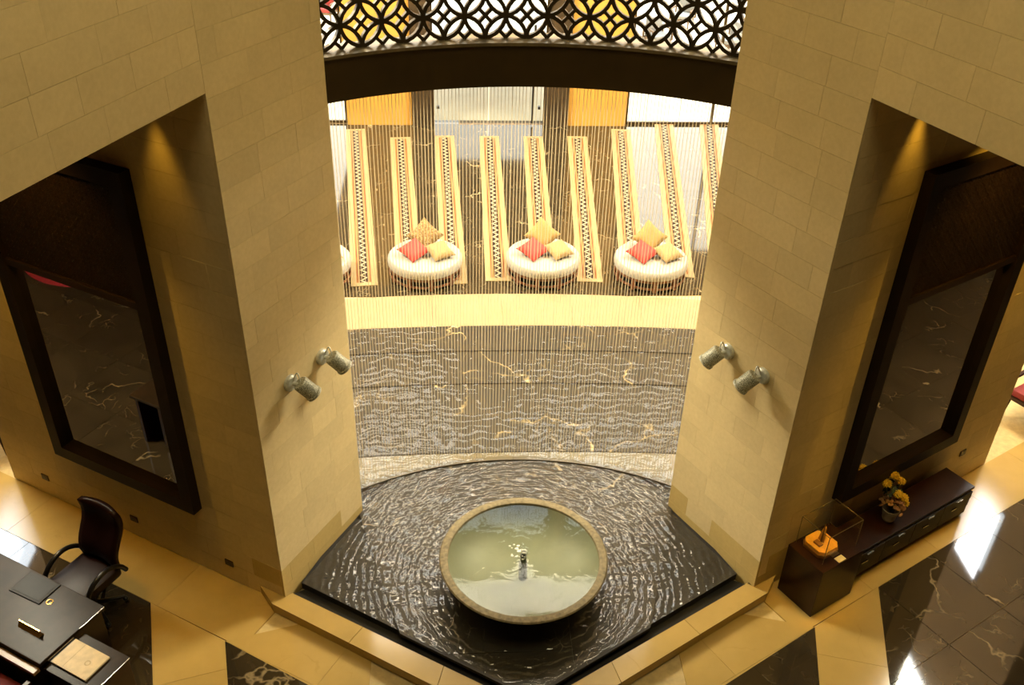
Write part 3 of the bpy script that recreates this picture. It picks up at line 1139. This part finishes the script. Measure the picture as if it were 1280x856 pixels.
sp0 = spotlight_proto()
SL = [(-1, 0.49, 2.52, 'grey cylinder spotlight on the left pier, the lower one nearer its front edge'),
      (-1, 0.99, 2.52, 'grey cylinder spotlight on the left pier, the one nearer the string curtain'),
      (1, 0.95, 2.57, 'grey cylinder spotlight on the right pier, the one nearer the string curtain'),
      (1, 0.46, 2.57, 'grey cylinder spotlight on the right pier, the lower one nearer its front edge')]
for i, (sg, s, z, lab) in enumerate(SL):
    o = sp0 if i == 0 else copy_tree(sp0)
    if sg > 0 and i == 2:
        for ch in o.children:
            me = ch.data.copy()
            for v in me.vertices:
                v.co.y *= -1
            me.flip_normals()
            ch.data = me
        sp_r = o
    if i == 3:
        bpy.data.objects.remove
        for ch, c2 in zip(o.children, sp_r.children):
            ch.data = c2.data
    o['label'] = lab
    P = along((sg * 2.53, 7.03), (-sg * 0.5, 0.866), s)
    nP = (-sg * 0.866, -0.5)
    o.location = (P[0], P[1], z)
    o.rotation_euler = (0, 0, math.atan2(nP[1], nP[0]))

# ------------------------------------------------------------------ mirrors on the bay walls
def mirror(sg, lab):
    dW = (sg * E30[0], E30[1])
    nW = (sg * E30[1], -E30[0])
    P0 = (sg * 2.53, 7.03)
    def mp(s, z, o):
        p = along(P0, dW, s, nW, o)
        return (p[0], p[1], z)
    root = thing('framed_mirror', lab, 'mirror', mp(2.0, 0.84, 0), 0, 'tall framed mirrors')
    inv = Vector(root.location)
    def box(mb, s0, s1, z0, z1, o0, o1):
        vs = [Vector(mp(s, z, o)) - inv for s, z, o in ((s0, z0, o0), (s1, z0, o0), (s1, z1, o0), (s0, z1, o0), (s0, z0, o1), (s1, z0, o1), (s1, z1, o1), (s0, z1, o1))]
        mb.poly(vs, [(0, 1, 2, 3), (4, 5, 6, 7), (0, 1, 5, 4), (1, 2, 6, 5), (2, 3, 7, 6), (3, 0, 4, 7)])
    s0, s1, z0, z1, D = 0.98, 3.01, 0.84, 4.68, 0.12
    w = 0.15
    for a in ((s0, s0 + w, z0, z1), (s1 - w, s1, z0, z1), (s0 + w, s1 - w, z0, z0 + w), (s0 + w, s1 - w, z1 - w, z1)):
        mb = MB()
        box(mb, *a, 0.002, D)
        mb.obj('frame_rail', M_frame, root)
    mb = MB()
    box(mb, s0 + w, s1 - w, 3.30, 3.37, 0.002, 0.10)
    mb.obj('crossbar', M_frame, root)
    mb = MB()
    box(mb, s0 + w, s1 - w, z0 + w, z1 - w, 0.004, 0.035)
    mb.obj('mirror_glass', M_mirror, root)
    fretwork(s0 + w, s1 - w, 3.37, z1 - w, 0.062, 0.062, 0.022, 0.02, lambda s, z, d: Vector(mp(s, z, 0.05 + d)) - inv, 4).obj('fretwork', M_frame, root)
    return root


mirror(-1, 'tall dark framed mirror with fretwork top on the left wall, behind the desk')
mirror(1, 'tall dark framed mirror with fretwork top on the right wall, above the low console')

# wall socket plates
for i, (sg, s, z, lab) in enumerate([(-1, 0.734, 0.15, 'small brown socket plate low on left wall, nearest the pier corner'), (-1, 2.117, 0.157, 'small brown socket plate low on left wall under the mirror corner, behind the desk chair'),
                                     (-1, 3.531, 0.174, 'small brown socket plate low on left wall, farthest from the pier'), (1, 3.481, 0.38, 'small brown socket plate on the right wall above the end of the console')]):
    P = along((sg * 2.53, 7.03), (sg * E30[0], E30[1]), s)
    r = thing('wall_socket', lab, 'socket', (P[0], P[1], z), sg * R(30), 'socket plates on the bay walls')
    MB().box(-0.055, 0.055, -0.014, -0.0005, -0.04, 0.04, bevel=0.004).obj('plate', M_sock, r)
    MB().box(-0.03, 0.03, -0.017, -0.013, -0.02, 0.02).obj('insert', M_black, r)

# ------------------------------------------------------------------ lounge runners
rlabs = ['patterned runner farthest left, beside the left pier', 'patterned runner passing behind the left side of the leftmost whole daybed', 'patterned runner passing behind the right side of the leftmost whole daybed',
         'patterned runner in the middle gap between the first and second whole daybeds', 'patterned runner ending behind the middle daybed', 'patterned runner in the gap between the middle and right daybeds',
         'patterned runner passing behind the left side of the right daybed', 'patterned runner passing behind the right side of the right daybed', 'patterned runner farthest right, beside the right pier']
ends = [((-2.20, 13.5), (-2.92, 20.27)), ((-1.47, 13.55), (-1.915, 19.81)), ((-0.74, 13.55), (-0.965, 19.91)), ((-0.015, 13.64), (0.015, 19.9)), ((0.74, 13.6), (0.98, 19.89)), ((1.50, 13.6), (1.95, 19.9)),
        ((2.22, 13.6), (2.98, 20.33)), ((3.06, 13.75), (4.045, 20.86)), ((3.78, 13.9), (5.08, 20.75))]
for i, (a, b) in enumerate(ends):
    a, b = lp(*a), lp(*b)
    if b[1] > BY - 0.1 and i < 7:
        k_ = (BY - 0.1 - a[1]) / (b[1] - a[1])
        b = (a[0] + (b[0] - a[0]) * k_, BY - 0.1)
    L_ = math.hypot(b[0] - a[0], b[1] - a[1])
    r = thing('patterned_runner', rlabs[i], 'rug', (a[0], a[1], LZ), math.atan2(b[1] - a[1], b[0] - a[0]) - PI / 2, 'runners fanned across the lounge floor')
    W2, F2 = 0.212, 0.125
    bd = MB()
    bd.box(-W2, -F2, 0, L_, 0, 0.012).box(F2, W2, 0, L_, 0, 0.012).box(-F2, F2, 0, 0.10, 0, 0.012).box(-F2, F2, L_ - 0.10, L_, 0, 0.012)
    bd.obj('border', M_rugborder, r)
    MB().box(-F2, F2, 0.10, L_ - 0.10, 0, 0.010).obj('woven_field', M_field, r)

# ------------------------------------------------------------------ daybeds and cushions
def daybed_proto():
    r = thing('round_daybed', 'x', 'daybed', (0, 0, 0), 0, 'round daybeds in the lounge')
    MB().lathe([(0, 0.21), (0.575, 0.21), (0.60, 0.225), (0.605, 0.27), (0.60, 0.325), (0.575, 0.355), (0.50, 0.368), (0.25, 0.375), (0, 0.376)], 64).obj('mattress', M_white, r, True)
    MB().lathe([(0, 0.17), (0.585, 0.17), (0.585, 0.212), (0, 0.212)], 56).obj('top_rim', M_bedbase, r, True)
    MB().lathe([(0.575, 0.05), (0.59, 0.05), (0.59, 0.085), (0.575, 0.085)], 56, close=True).obj('bottom_rim', M_bedbase, r, True)
    MB().lathe([(0, 0.03), (0.50, 0.03), (0.50, 0.175), (0, 0.175)], 40).obj('drum', M_black, r, True)
    for k in range(10):
        a = 2 * PI * (k + 0.5) / 10
        M = Matrix.Rotation(a, 4, 'Z')
        MB().box(0.53, 0.585, -0.03, 0.03, 0, 0.172, mat=M).obj('leg', M_bedbase, r)
    return r


def cushion_mesh(sz, th, name):
    bm = bmesh.new()
    n = 10
    top, bot = [], []
    for j in range(n + 1):
        for i in range(n + 1):
            u, v = i / n * 2 - 1, j / n * 2 - 1
            pin = 1 - 0.10 * (1 - abs(u) ** 2) * abs(v) ** 2 if abs(v) > abs(u) else 1 - 0.10 * (1 - abs(v) ** 2) * abs(u) ** 2
            x, y = u * sz / 2 * pin, v * sz / 2 * pin
            h = th / 2 * (max(0, (1 - u ** 4)) * max(0, (1 - v ** 4))) ** 0.6
            top.append(bm.verts.new((x, y, h + 0.004)))
            bot.append(bm.verts.new((x, y, -h - 0.004)))
    idx = lambda i, j: j * (n + 1) + i
    for j in range(n):
        for i in range(n):
            bm.faces.new((top[idx(i, j)], top[idx(i + 1, j)], top[idx(i + 1, j + 1)], top[idx(i, j + 1)]))
            bm.faces.new((bot[idx(i, j)], bot[idx(i, j + 1)], bot[idx(i + 1, j + 1)], bot[idx(i + 1, j)]))
    per = [idx(i, 0) for i in range(n)] + [idx(n, j) for j in range(n)] + [idx(n - i, n) for i in range(n)] + [idx(0, n - j) for j in range(n)]
    for a, b in zip(per, per[1:] + per[:1]):
        bm.faces.new((top[a], bot[a], bot[b], top[b]))
    bmesh.ops.recalc_face_normals(bm, faces=bm.faces)
    me = bpy.data.meshes.new(name)
    bm.to_mesh(me)
    bm.free()
    for p in me.polygons:
        p.use_smooth = True
    return me


bed0 = daybed_proto()
bx = [(-3.03, 13.80), (-1.22, 13.88), (0.73, 13.90), (2.52, 13.80)]
blab = ['white round daybed cut off by the left pier', 'white round daybed, leftmost of the three seen whole', 'white round daybed in the middle, straight behind the bowl', 'white round daybed, rightmost, beside the right pier']
short = ['half hidden left daybed', 'leftmost whole daybed', 'middle daybed', 'right daybed']
for i, (x, y) in enumerate(bx):
    o = bed0 if i == 0 else copy_tree(bed0)
    o['label'] = blab[i]
    p = lp(x, y)
    o.location = (p[0], p[1], LZ + 0.0125)
    o.rotation_euler = (0, 0, 0.2 * i)
    zt = LZ + 0.389
    specs = [('gold', (0.0, 0.27, 0.185), (R(48), 0, R(4)), R(45), M_goldpat if i == 1 else M_gold, 'gold woven cushion standing on a corner' if i == 1 else 'plain gold cushion standing on a corner'),
             ('red', (-0.17, -0.07, 0.10), (R(16), R(-8), R(30)), R(12), M_red, 'coral red cushion lying'),
             ('tan', (0.24, -0.09, 0.10), (R(14), R(8), R(-6)), R(38), M_tan, 'tan cushion lying')]
    for nm, loc, rot, spin, mt, lb in specs:
        if i == 0 and nm != 'tan':
            continue
        me = cushion_mesh({'gold': 0.44, 'red': 0.40, 'tan': 0.38}[nm], 0.14, 'scatter_cushion')
        me.transform(Matrix.Rotation(spin, 4, 'Z'))
        c = link('scatter_cushion', me, mt)
        c.location = (p[0] + loc[0], p[1] + loc[1], zt + loc[2])
        c.rotation_euler = rot
        tag(c, lb + ' on the ' + short[i], 'cushion', 'scatter cushions on the daybeds')

# ------------------------------------------------------------------ reception desk group (left)
DO, DA = (-4.10, 6.41), R(150)    # right rear corner; local +x runs along the desk to the left
def dl(x, y):
    # local y toward the visitors
    return (DO[0] - 0.866 * x - 0.5 * y, DO[1] + 0.5 * x - 0.866 * y)


DZ = 0.63
desk = thing('reception_desk', 'long dark wood reception desk with glossy top at lower left', 'desk', (DO[0], DO[1], FZ), R(150))
# in the desk frame +y is local toward visitors
H = DZ - FZ
MB().box(0, 2.3, 0, 0.76, H - 0.04, H, bevel=0.006).obj('desktop', M_desk, desk)
MB().box(0.03, 0.07, 0.03, 0.73, 0, H - 0.04).obj('end_panel', M_wood, desk)
MB().box(2.2, 2.24, 0.03, 0.73, 0, H - 0.04).obj('end_panel', M_wood, desk)
MB().box(0.07, 2.2, 0.66, 0.70, 0.03, H - 0.04).obj('front_panel', M_wood, desk)
MB().box(0.02, 2.28, 0.765, 0.83, H - 0.10, H - 0.06).obj('lit_front_rail', M_honey, desk)  # honey tone puts lamplight on the front panel's top into the colour
dru = MB().box(1.4, 1.9, 0.05, 0.6, 0.06, H - 0.045).obj('drawer_unit', M_wood, desk)
MB().box(-0.004, 0.0, 0.005, 0.30, H - 0.006, H + 0.001).obj('edge_highlight', M_chrome, desk)  # bright sliver modelled in place of the desktop's edge highlight
# copper cable grommet is part of the desk
MB().lathe([(0.028, H), (0.035, H + 0.004), (0.022, H + 0.006), (0.02, H + 0.002)], 24, 0.50, 0.21).obj('grommet', M_brass, desk, True)

cab = thing('side_cabinet', 'low dark side cabinet against the right end of the desk', 'cabinet', (DO[0], DO[1], FZ), R(150))
MB().box(-0.60, -0.03, 0.30, 0.74, 0.04, 0.66, bevel=0.005).obj('body', M_wood, cab)
MB().box(-0.61, -0.02, 0.29, 0.75, 0.66, 0.69, bevel=0.004).obj('top', M_desk, cab)
MB().box(-0.585, -0.045, 0.32, 0.72, 0.0, 0.04).obj('plinth', M_black, cab)
MB().box(-0.614, -0.61, 0.30, 0.74, 0.684, 0.691).obj('edge_highlight', M_chrome, cab)  # the cabinet edge's bright highlight, built as a thin metal sliver

pad = thing('desk_blotter', 'black leather blotter lying flat on the desk in front of the chair', 'blotter', (*dl(0.765, 0.155), DZ), R(152))
MB().box(-0.20, 0.20, -0.135, 0.135, 0, 0.012, bevel=0.004).obj('pad', M_gutter, pad)
MB().box(-0.17, 0.17, -0.11, 0.11, 0.012, 0.014).obj('writing_sheet', simple('blotter_grey', (0.016, 0.017, 0.017), 0.45, spec=0.2), pad)

npz = thing('name_plate', 'brass desk name plate, wedge shaped, on the front of the desk', 'name plate', (*dl(0.38, 0.53), DZ), R(150))
MB().poly([(-0.14, -0.03, 0), (0.14, -0.03, 0), (0.14, 0.03, 0), (-0.14, 0.03, 0), (-0.14, 0.0, 0.065), (0.14, 0.0, 0.065)], [(0, 1, 2, 3), (0, 1, 5, 4), (2, 3, 4, 5), (0, 3, 4), (1, 2, 5)]).obj('wedge', M_honey, npz)
MB().box(-0.14, 0.14, -0.005, 0.005, 0.06, 0.07).obj('top_edge', M_brass, npz)

fd = thing('presentation_folder', 'cream folder with faint round emblem lying on the side cabinet', 'folder', (*dl(-0.22, 0.53), 0.575), R(150))
fm = MB()
MB().box(-0.245, 0.19, -0.145, 0.145, 0.0, 0.02, bevel=0.004).obj('cover', M_paper, fd)
MB().box(0.19, 0.215, -0.145, 0.145, 0.0, 0.018).obj('spine_gap', M_black, fd)
MB().box(0.215, 0.27, -0.145, 0.145, 0.0, 0.022, bevel=0.003).obj('spine', M_paper, fd)
MB().box(0.05, 0.056, -0.144, 0.144, 0.02, 0.0212).obj('crease', M_emblem, fd)
MB().lathe([(0.018, 0.02), (0.03, 0.0212), (0.018, 0.0214)], 20, -0.12, 0.0).obj('emblem', M_emblem, fd)

# office chair
oc = thing('office_chair', 'high backed maroon leather swivel chair behind the desk', 'chair', (-4.52, 7.02, FZ), R(240 - 90))
# local -y is backward (toward the wall) after rotation: front faces +y
def rbox(mb, x0, x1, y0, y1, z0, z1, b):
    mb.box(x0, x1, y0, y1, z0, z1, bevel=b)
st = MB()
rbox(st, -0.26, 0.26, -0.24, 0.27, 0.44, 0.55, 0.04)
st.obj('seat', M_leather, oc, True)
bk = bmesh.new()
nx_, nz_ = 8, 12
fr_, bk_ = [], []
for j in range(nz_ + 1):
    v = j / nz_
    zz = 0.50 + 0.72 * v
    hw = (0.235 + 0.025 * math.sin(PI * min(v, 0.6) / 1.2)) * (1 if v < 0.94 else 1 - (v - 0.94) * 1.2)
    yb = -0.24 - 0.10 * v + 0.05 * math.sin(v * 2 * PI)
    for i in range(nx_ + 1):
        u = i / nx_ * 2 - 1
        curve = -0.05 * (1 - u * u)
        edge = 0.03 + 0.035 * (1 - u ** 4) * (1 - (2 * v - 1) ** 6)
        fr_.append(bk.verts.new((u * hw, yb + curve + edge, zz)))
        bk_.append(bk.verts.new((u * hw, yb + curve - 0.03, zz)))
idx = lambda i, j: j * (nx_ + 1) + i
for j in range(nz_):
    for i in range(nx_):
        bk.faces.new((fr_[idx(i, j)], fr_[idx(i + 1, j)], fr_[idx(i + 1, j + 1)], fr_[idx(i, j + 1)]))
        bk.faces.new((bk_[idx(i, j)], bk_[idx(i, j + 1)], bk_[idx(i + 1, j + 1)], bk_[idx(i + 1, j)]))
per = [idx(i, 0) for i in range(nx_)] + [idx(nx_, j) for j in range(nz_)] + [idx(nx_ - i, nz_) for i in range(nx_)] + [idx(0, nz_ - j) for j in range(nz_)]
for a, b in zip(per, per[1:] + per[:1]):
    bk.faces.new((fr_[a], bk_[a], bk_[b], fr_[b]))
bmesh.ops.recalc_face_normals(bk, faces=bk.faces)
bme = bpy.data.meshes.new('backrest')
bk.to_mesh(bme)
bk.free()
for p in bme.polygons:
    p.use_smooth = True
link('backrest', bme, M_leather, oc)
for sx__ in (-1, 1):
    pts = []
    for k in range(13):
        a = k / 12
        pts.append((sx__ * 0.30, -0.26 + 0.52 * a, 0.52 + 0.19 * math.sin(PI * min(1, a * 1.02)) ** 0.6))
    MB().tube(pts, 0.026, 10).obj('armrest', M_black, oc, True)
MB().lathe([(0, 0.06), (0.03, 0.06), (0.03, 0.30), (0.05, 0.31), (0.05, 0.42), (0.12, 0.44), (0, 0.44)], 20).obj('gas_column', M_black, oc, True)
for k in range(5):
    a = 2 * PI * k / 5 + 0.3
    lg = MB().tube([(0.03 * math.cos(a), 0.03 * math.sin(a), 0.10), (0.30 * math.cos(a), 0.30 * math.sin(a), 0.065)], [0.03, 0.018], 8).obj('base_arm', M_black, oc, True)
    MB().sphere((0.30 * math.cos(a), 0.30 * math.sin(a), 0.028), 0.028, (1, 1, 1), 10, 7).obj('caster', M_black, lg, True)


def armchair(name, label, loc, rz_, fab, frame, group=None):
    r = thing(name, label, 'chair', loc, rz_, group)
    MB().box(-0.25, 0.25, -0.25, 0.25, 0.38, 0.48, bevel=0.03).obj('seat_cushion', fab, r, True)
    MB().box(-0.25, 0.25, -0.33, -0.25, 0.38, 0.86, bevel=0.03).obj('backrest', fab, r, True)
    MB().box(-0.27, 0.27, -0.34, 0.26, 0.32, 0.38, bevel=0.008).obj('seat_frame', frame, r)
    for sx__ in (-1, 1):
        MB().box(sx__ * 0.30 - 0.03, sx__ * 0.30 + 0.03, -0.32, 0.24, 0.60, 0.64, bevel=0.01).box(sx__ * 0.30 - 0.02, sx__ * 0.30 + 0.02, 0.18, 0.23, 0.34, 0.60).box(sx__ * 0.30 - 0.02, sx__ * 0.30 + 0.02, -0.32, -0.27, 0.34, 0.60).obj('armrest', frame, r)
        for sy__ in (-1, 1):
            MB().tube([(sx__ * 0.25, sy__ * 0.23 - 0.04, 0.33), (sx__ * 0.27, sy__ * 0.25 - 0.04, 0.0)], [0.028, 0.016], 8).obj('leg', frame, r)
    return r


vp = dl(0.33, 1.12)
armchair('visitor_chair', 'maroon visitor chair in front of the desk, at the lower left edge', (vp[0], vp[1], FZ), R(-30), M_maroon, M_wood)
armchair('lobby_armchair', 'dark wood chair with red seat beyond the end of the right wall', (7.18, 10.0, FZ), R(120), M_maroon, M_wood, 'chairs beyond the side walls')
armchair('lobby_armchair', 'dark wood chair with cream seat beyond the end of the left wall', (-6.72, 9.66, FZ), R(200), M_paper, M_wood, 'chairs beyond the side walls')

# ------------------------------------------------------------------ console, display pedestal, flowers (right)
RW = R(30)
def rw(s, o):
    return (2.53 + 0.866 * s + 0.5 * o, 7.03 + 0.5 * s - 0.866 * o)


# local frame of right-wall things: x along the wall, -y into the room
con = thing('low_console', 'long low dark wood console with silver pulls under the right mirror', 'console', (*rw(0.96, 0), FZ), RW)
CL, CD, CH = 2.16, 0.40, 0.46
MB().box(0, CL, -0.05 - CD, -0.05, CH - 0.035, CH, bevel=0.005).obj('top', M_wood, con)
MB().box(0.015, CL - 0.015, -0.03 - CD, -0.06, 0.05, CH - 0.036).obj('carcass', M_wood, con)
MB().box(0.03, CL - 0.03, -0.01 - CD, -0.07, 0.0, 0.05).obj('plinth', M_black, con)
for j in range(3):
    for k in range(4):
        x0 = 0.03 + k * (CL - 0.06) / 4
        z0 = 0.065 + j * 0.118
        o_ = 0.0 - j * 0.006
        d_ = MB().box(x0 + 0.004, x0 + (CL - 0.06) / 4 - 0.004, -0.052 - CD + o_, -0.031 - CD, z0, z0 + 0.108, bevel=0.003).obj('drawer', M_frame, con)
        xm = x0 + (CL - 0.06) / 8
        if j > 0:
            MB().box(xm - 0.05 - 0.05 * (j % 2), xm + 0.05 - 0.05 * (j % 2), -0.068 - CD + o_, -0.053 - CD + o_, z0 + 0.078, z0 + 0.091).obj('pull', M_chrome, d_)

ped = thing('display_pedestal', 'dark wood display pedestal with a glass case beside the right pier', 'pedestal', (*rw(0.31, 0), FZ), RW)
MB().box(0, 0.635, -0.56, -0.08, 0.0, 0.66, bevel=0.004).obj('body', M_wood, ped)
MB().box(0.0, 0.635, -0.56, -0.08, 0.66, 0.68).obj('top', M_wood, ped)
gx0, gx1, gy0, gy1, gz0, gz1 = 0.09, 0.60, -0.47, -0.10, 0.68, 1.06
def pane(vs, nm):
    MB().poly(vs, [(0, 1, 2, 3)]).obj(nm, M_glass, ped)
pane([(gx0, gy0, gz0), (gx1, gy0, gz0), (gx1, gy0, gz1), (gx0, gy0, gz1)], 'glass_pane')
pane([(gx0, gy1, gz0), (gx1, gy1, gz0), (gx1, gy1, gz1), (gx0, gy1, gz1)], 'glass_pane')
pane([(gx0, gy0, gz0), (gx0, gy1, gz0), (gx0, gy1, gz1), (gx0, gy0, gz1)], 'glass_pane')
pane([(gx1, gy0, gz0), (gx1, gy1, gz0), (gx1, gy1, gz1), (gx1, gy0, gz1)], 'glass_pane')
pane([(gx0, gy0, gz1), (gx1, gy0, gz1), (gx1, gy1, gz1), (gx0, gy1, gz1)], 'glass_pane')
ge = MB()
for a, b in (((gx0, gy0), (gx0, gy0)), ((gx1, gy0), (gx1, gy0)), ((gx0, gy1), (gx0, gy1)), ((gx1, gy1), (gx1, gy1))):
    ge.box(a[0] - 0.003, a[0] + 0.003, a[1] - 0.003, a[1] + 0.003, gz0, gz1)
for y in (gy0, gy1):
    ge.box(gx0, gx1, y - 0.003, y + 0.003, gz1 - 0.003, gz1 + 0.003)
for x in (gx0, gx1):
    ge.box(x - 0.003, x + 0.003, gy0, gy1, gz1 - 0.003, gz1 + 0.003)
ge.obj('glass_edges', simple('glass_edge', (0.18, 0.13, 0.05), 0.3), ped)

mod = thing('tower_model', 'glowing amber tower model on a stepped square base inside the glass case', 'model', (*rw(0.31 + 0.265, 0.28), FZ + 0.68), RW)
def oct_(h, c):
    return [(-h + c, -h), (h - c, -h), (h, -h + c), (h, h - c), (h - c, h), (-h + c, h), (-h, h - c), (-h, -h + c)]
MB().prism(oct_(0.15, 0.05), 0.0, 0.035).obj('base', M_amberdk, mod)
MB().prism(oct_(0.14, 0.05), 0.035, 0.075).obj('base_step', M_amber, mod)
sl = MB()
ring = []
for k in range(9):
    v = k / 8
    wv = 0.045 * (1 - v) ** 0.7 + 0.006
    ring.append([(0.0 - 0.01 * v, -wv * 0.2 - 0.02, 0.075 + 0.21 * v), (0.05 * math.sin(PI * (0.25 + 0.7 * v)) + 0.012, wv * 0.6, 0.075 + 0.21 * v), (0.0 - 0.01 * v, wv, 0.075 + 0.21 * v)])
vv = [[sl.bm.verts.new(p) for p in r_] for r_ in ring]
for a, b in zip(vv, vv[1:]):
    for q in range(3):
        sl.bm.faces.new((a[q], a[(q + 1) % 3], b[(q + 1) % 3], b[q]))
sl.bm.faces.new(vv[0])
sl.bm.faces.new(vv[-1][::-1])
sl.obj('tower', M_amber, mod)
MB().tube([(-0.012, 0.0, 0.075), (-0.012, 0.0, 0.33)], [0.012, 0.005], 8).obj('mast', M_amberdk, mod)
MB().box(-0.09, -0.03, -0.05, 0.04, 0.075, 0.10, bevel=0.008).obj('low_block', M_amberdk, mod)

cd = tag(MB().box(-0.055, 0.055, -0.035, 0.035, 0, 0.004).obj('label_card', M_card), 'small white card lying on the pedestal in front of the glass case', 'card')
cd.location = (*rw(0.62, 0.515), FZ + 0.681)
cd.rotation_euler = (0, 0, RW)

vz = thing('flower_arrangement', 'pale pot of yellow flowers and dried leaves on the low console', 'flowers', (*rw(1.76, 0.27), FZ + CH), RW)
vz.scale = (1.22, 1.22, 1.25)
MB().lathe([(0, 0), (0.042, 0), (0.055, 0.02), (0.075, 0.12), (0.08, 0.14), (0.07, 0.14), (0.06, 0.03), (0, 0.03)], 28).obj('pot', M_pot, vz, True)
dm = MB()
for k in range(46):
    a, e = random.uniform(0, 2 * PI), random.uniform(0.0, 1.2)
    r_ = random.uniform(0.06, 0.12)
    c = Vector((r_ * math.cos(a) * math.cos(e), r_ * math.sin(a) * math.cos(e), 0.15 + 0.12 * math.sin(e)))
    M = Matrix.Translation(c) @ Matrix.Rotation(random.uniform(0, 6), 4, 'Z') @ Matrix.Rotation(random.uniform(-1, 1), 4, 'X')
    dm.sphere((0, 0, 0), 0.03, (1, 0.7, 0.25), 8, 5, mat=M)
d_ = dm.obj('dried_leaves', M_dry, vz, True)
d_['kind'] = 'stuff'
for (x, y, z, r_) in ((-0.03, 0.10, 0.38, 0.045), (0.07, 0.11, 0.42, 0.05), (0.12, 0.06, 0.37, 0.042), (0.02, -0.01, 0.31, 0.045), (0.07, -0.04, 0.27, 0.045), (0.10, -0.05, 0.20, 0.04)):
    hd = MB()
    n_ = 40
    for k in range(n_):
        f = (k + 0.5) / n_
        ph = k * 2.399963
        th = math.acos(1 - 1.5 * f)
        dv = Vector((math.sin(th) * math.cos(ph), math.sin(th) * math.sin(ph), math.cos(th) * 0.8))
        M = Matrix.Translation(Vector((x, y, z)) + dv * r_ * 0.72) @ dv.to_track_quat('Z', 'Y').to_matrix().to_4x4()
        hd.sphere((0, 0, 0), 0.011, (0.8, 1.1, 1.6), 6, 4, mat=M)
    hd.sphere((x, y, z), r_ * 0.75, (1, 1, 0.8), 10, 7)
    hd.obj('flower_head', M_petal, vz, True)
    MB().tube([(0, 0, 0.1), (x * 0.7, y * 0.7, z * 0.7), (x, y, z - 0.02)], 0.005, 6).obj('stem', M_leaf, vz, True)
lm = MB()
for k in range(22):
    a = random.uniform(0, 2 * PI)
    c = Vector((0.05 + 0.07 * math.cos(a), 0.05 + 0.07 * math.sin(a), random.uniform(0.22, 0.36)))
    M = Matrix.Translation(c) @ Matrix.Rotation(a, 4, 'Z') @ Matrix.Rotation(random.uniform(0.2, 1.1), 4, 'Y')
    lm.sphere((0, 0, 0), 0.045, (1, 0.35, 0.06), 8, 5, mat=M)
lm.obj('leaves', M_leaf, vz, True)['kind'] = 'stuff'

# crimson round rug seen in the left mirror
rr = thing('round_rug', 'round rug with crimson border and pale gold middle, reflected in the left mirror', 'rug', (-11.6, 6.73, FZ))
MB().lathe([(0, 0), (1.05, 0), (1.05, 0.012), (0, 0.014)], 64).obj('pile', M_paper, rr)
MB().lathe([(1.05, 0), (1.27, 0), (1.27, 0.013), (1.05, 0.013)], 64, close=True).obj('border', M_redrug, rr)

# ------------------------------------------------------------------ terrace seats seen through the lattice
armchair('terrace_chair', 'red cushioned terrace chair outside at the far left', (-4.42, 28.1, LZ - 0.02), R(160), M_red, M_wicker, 'terrace chairs')
armchair('terrace_chair', 'wicker terrace chair outside, leftmost of the three on the right', (4.75, 25.8, LZ - 0.02), R(200), M_white, M_wicker, 'terrace chairs')
armchair('terrace_chair', 'wicker terrace chair outside on the right, farthest from the wall', (5.8, 27.8, LZ - 0.02), R(150), M_white, M_wicker, 'terrace chairs')
armchair('terrace_chair', 'wicker terrace chair outside, rightmost of the three on the right', (6.6, 25.5, LZ - 0.02), R(120), M_white, M_wicker, 'terrace chairs')
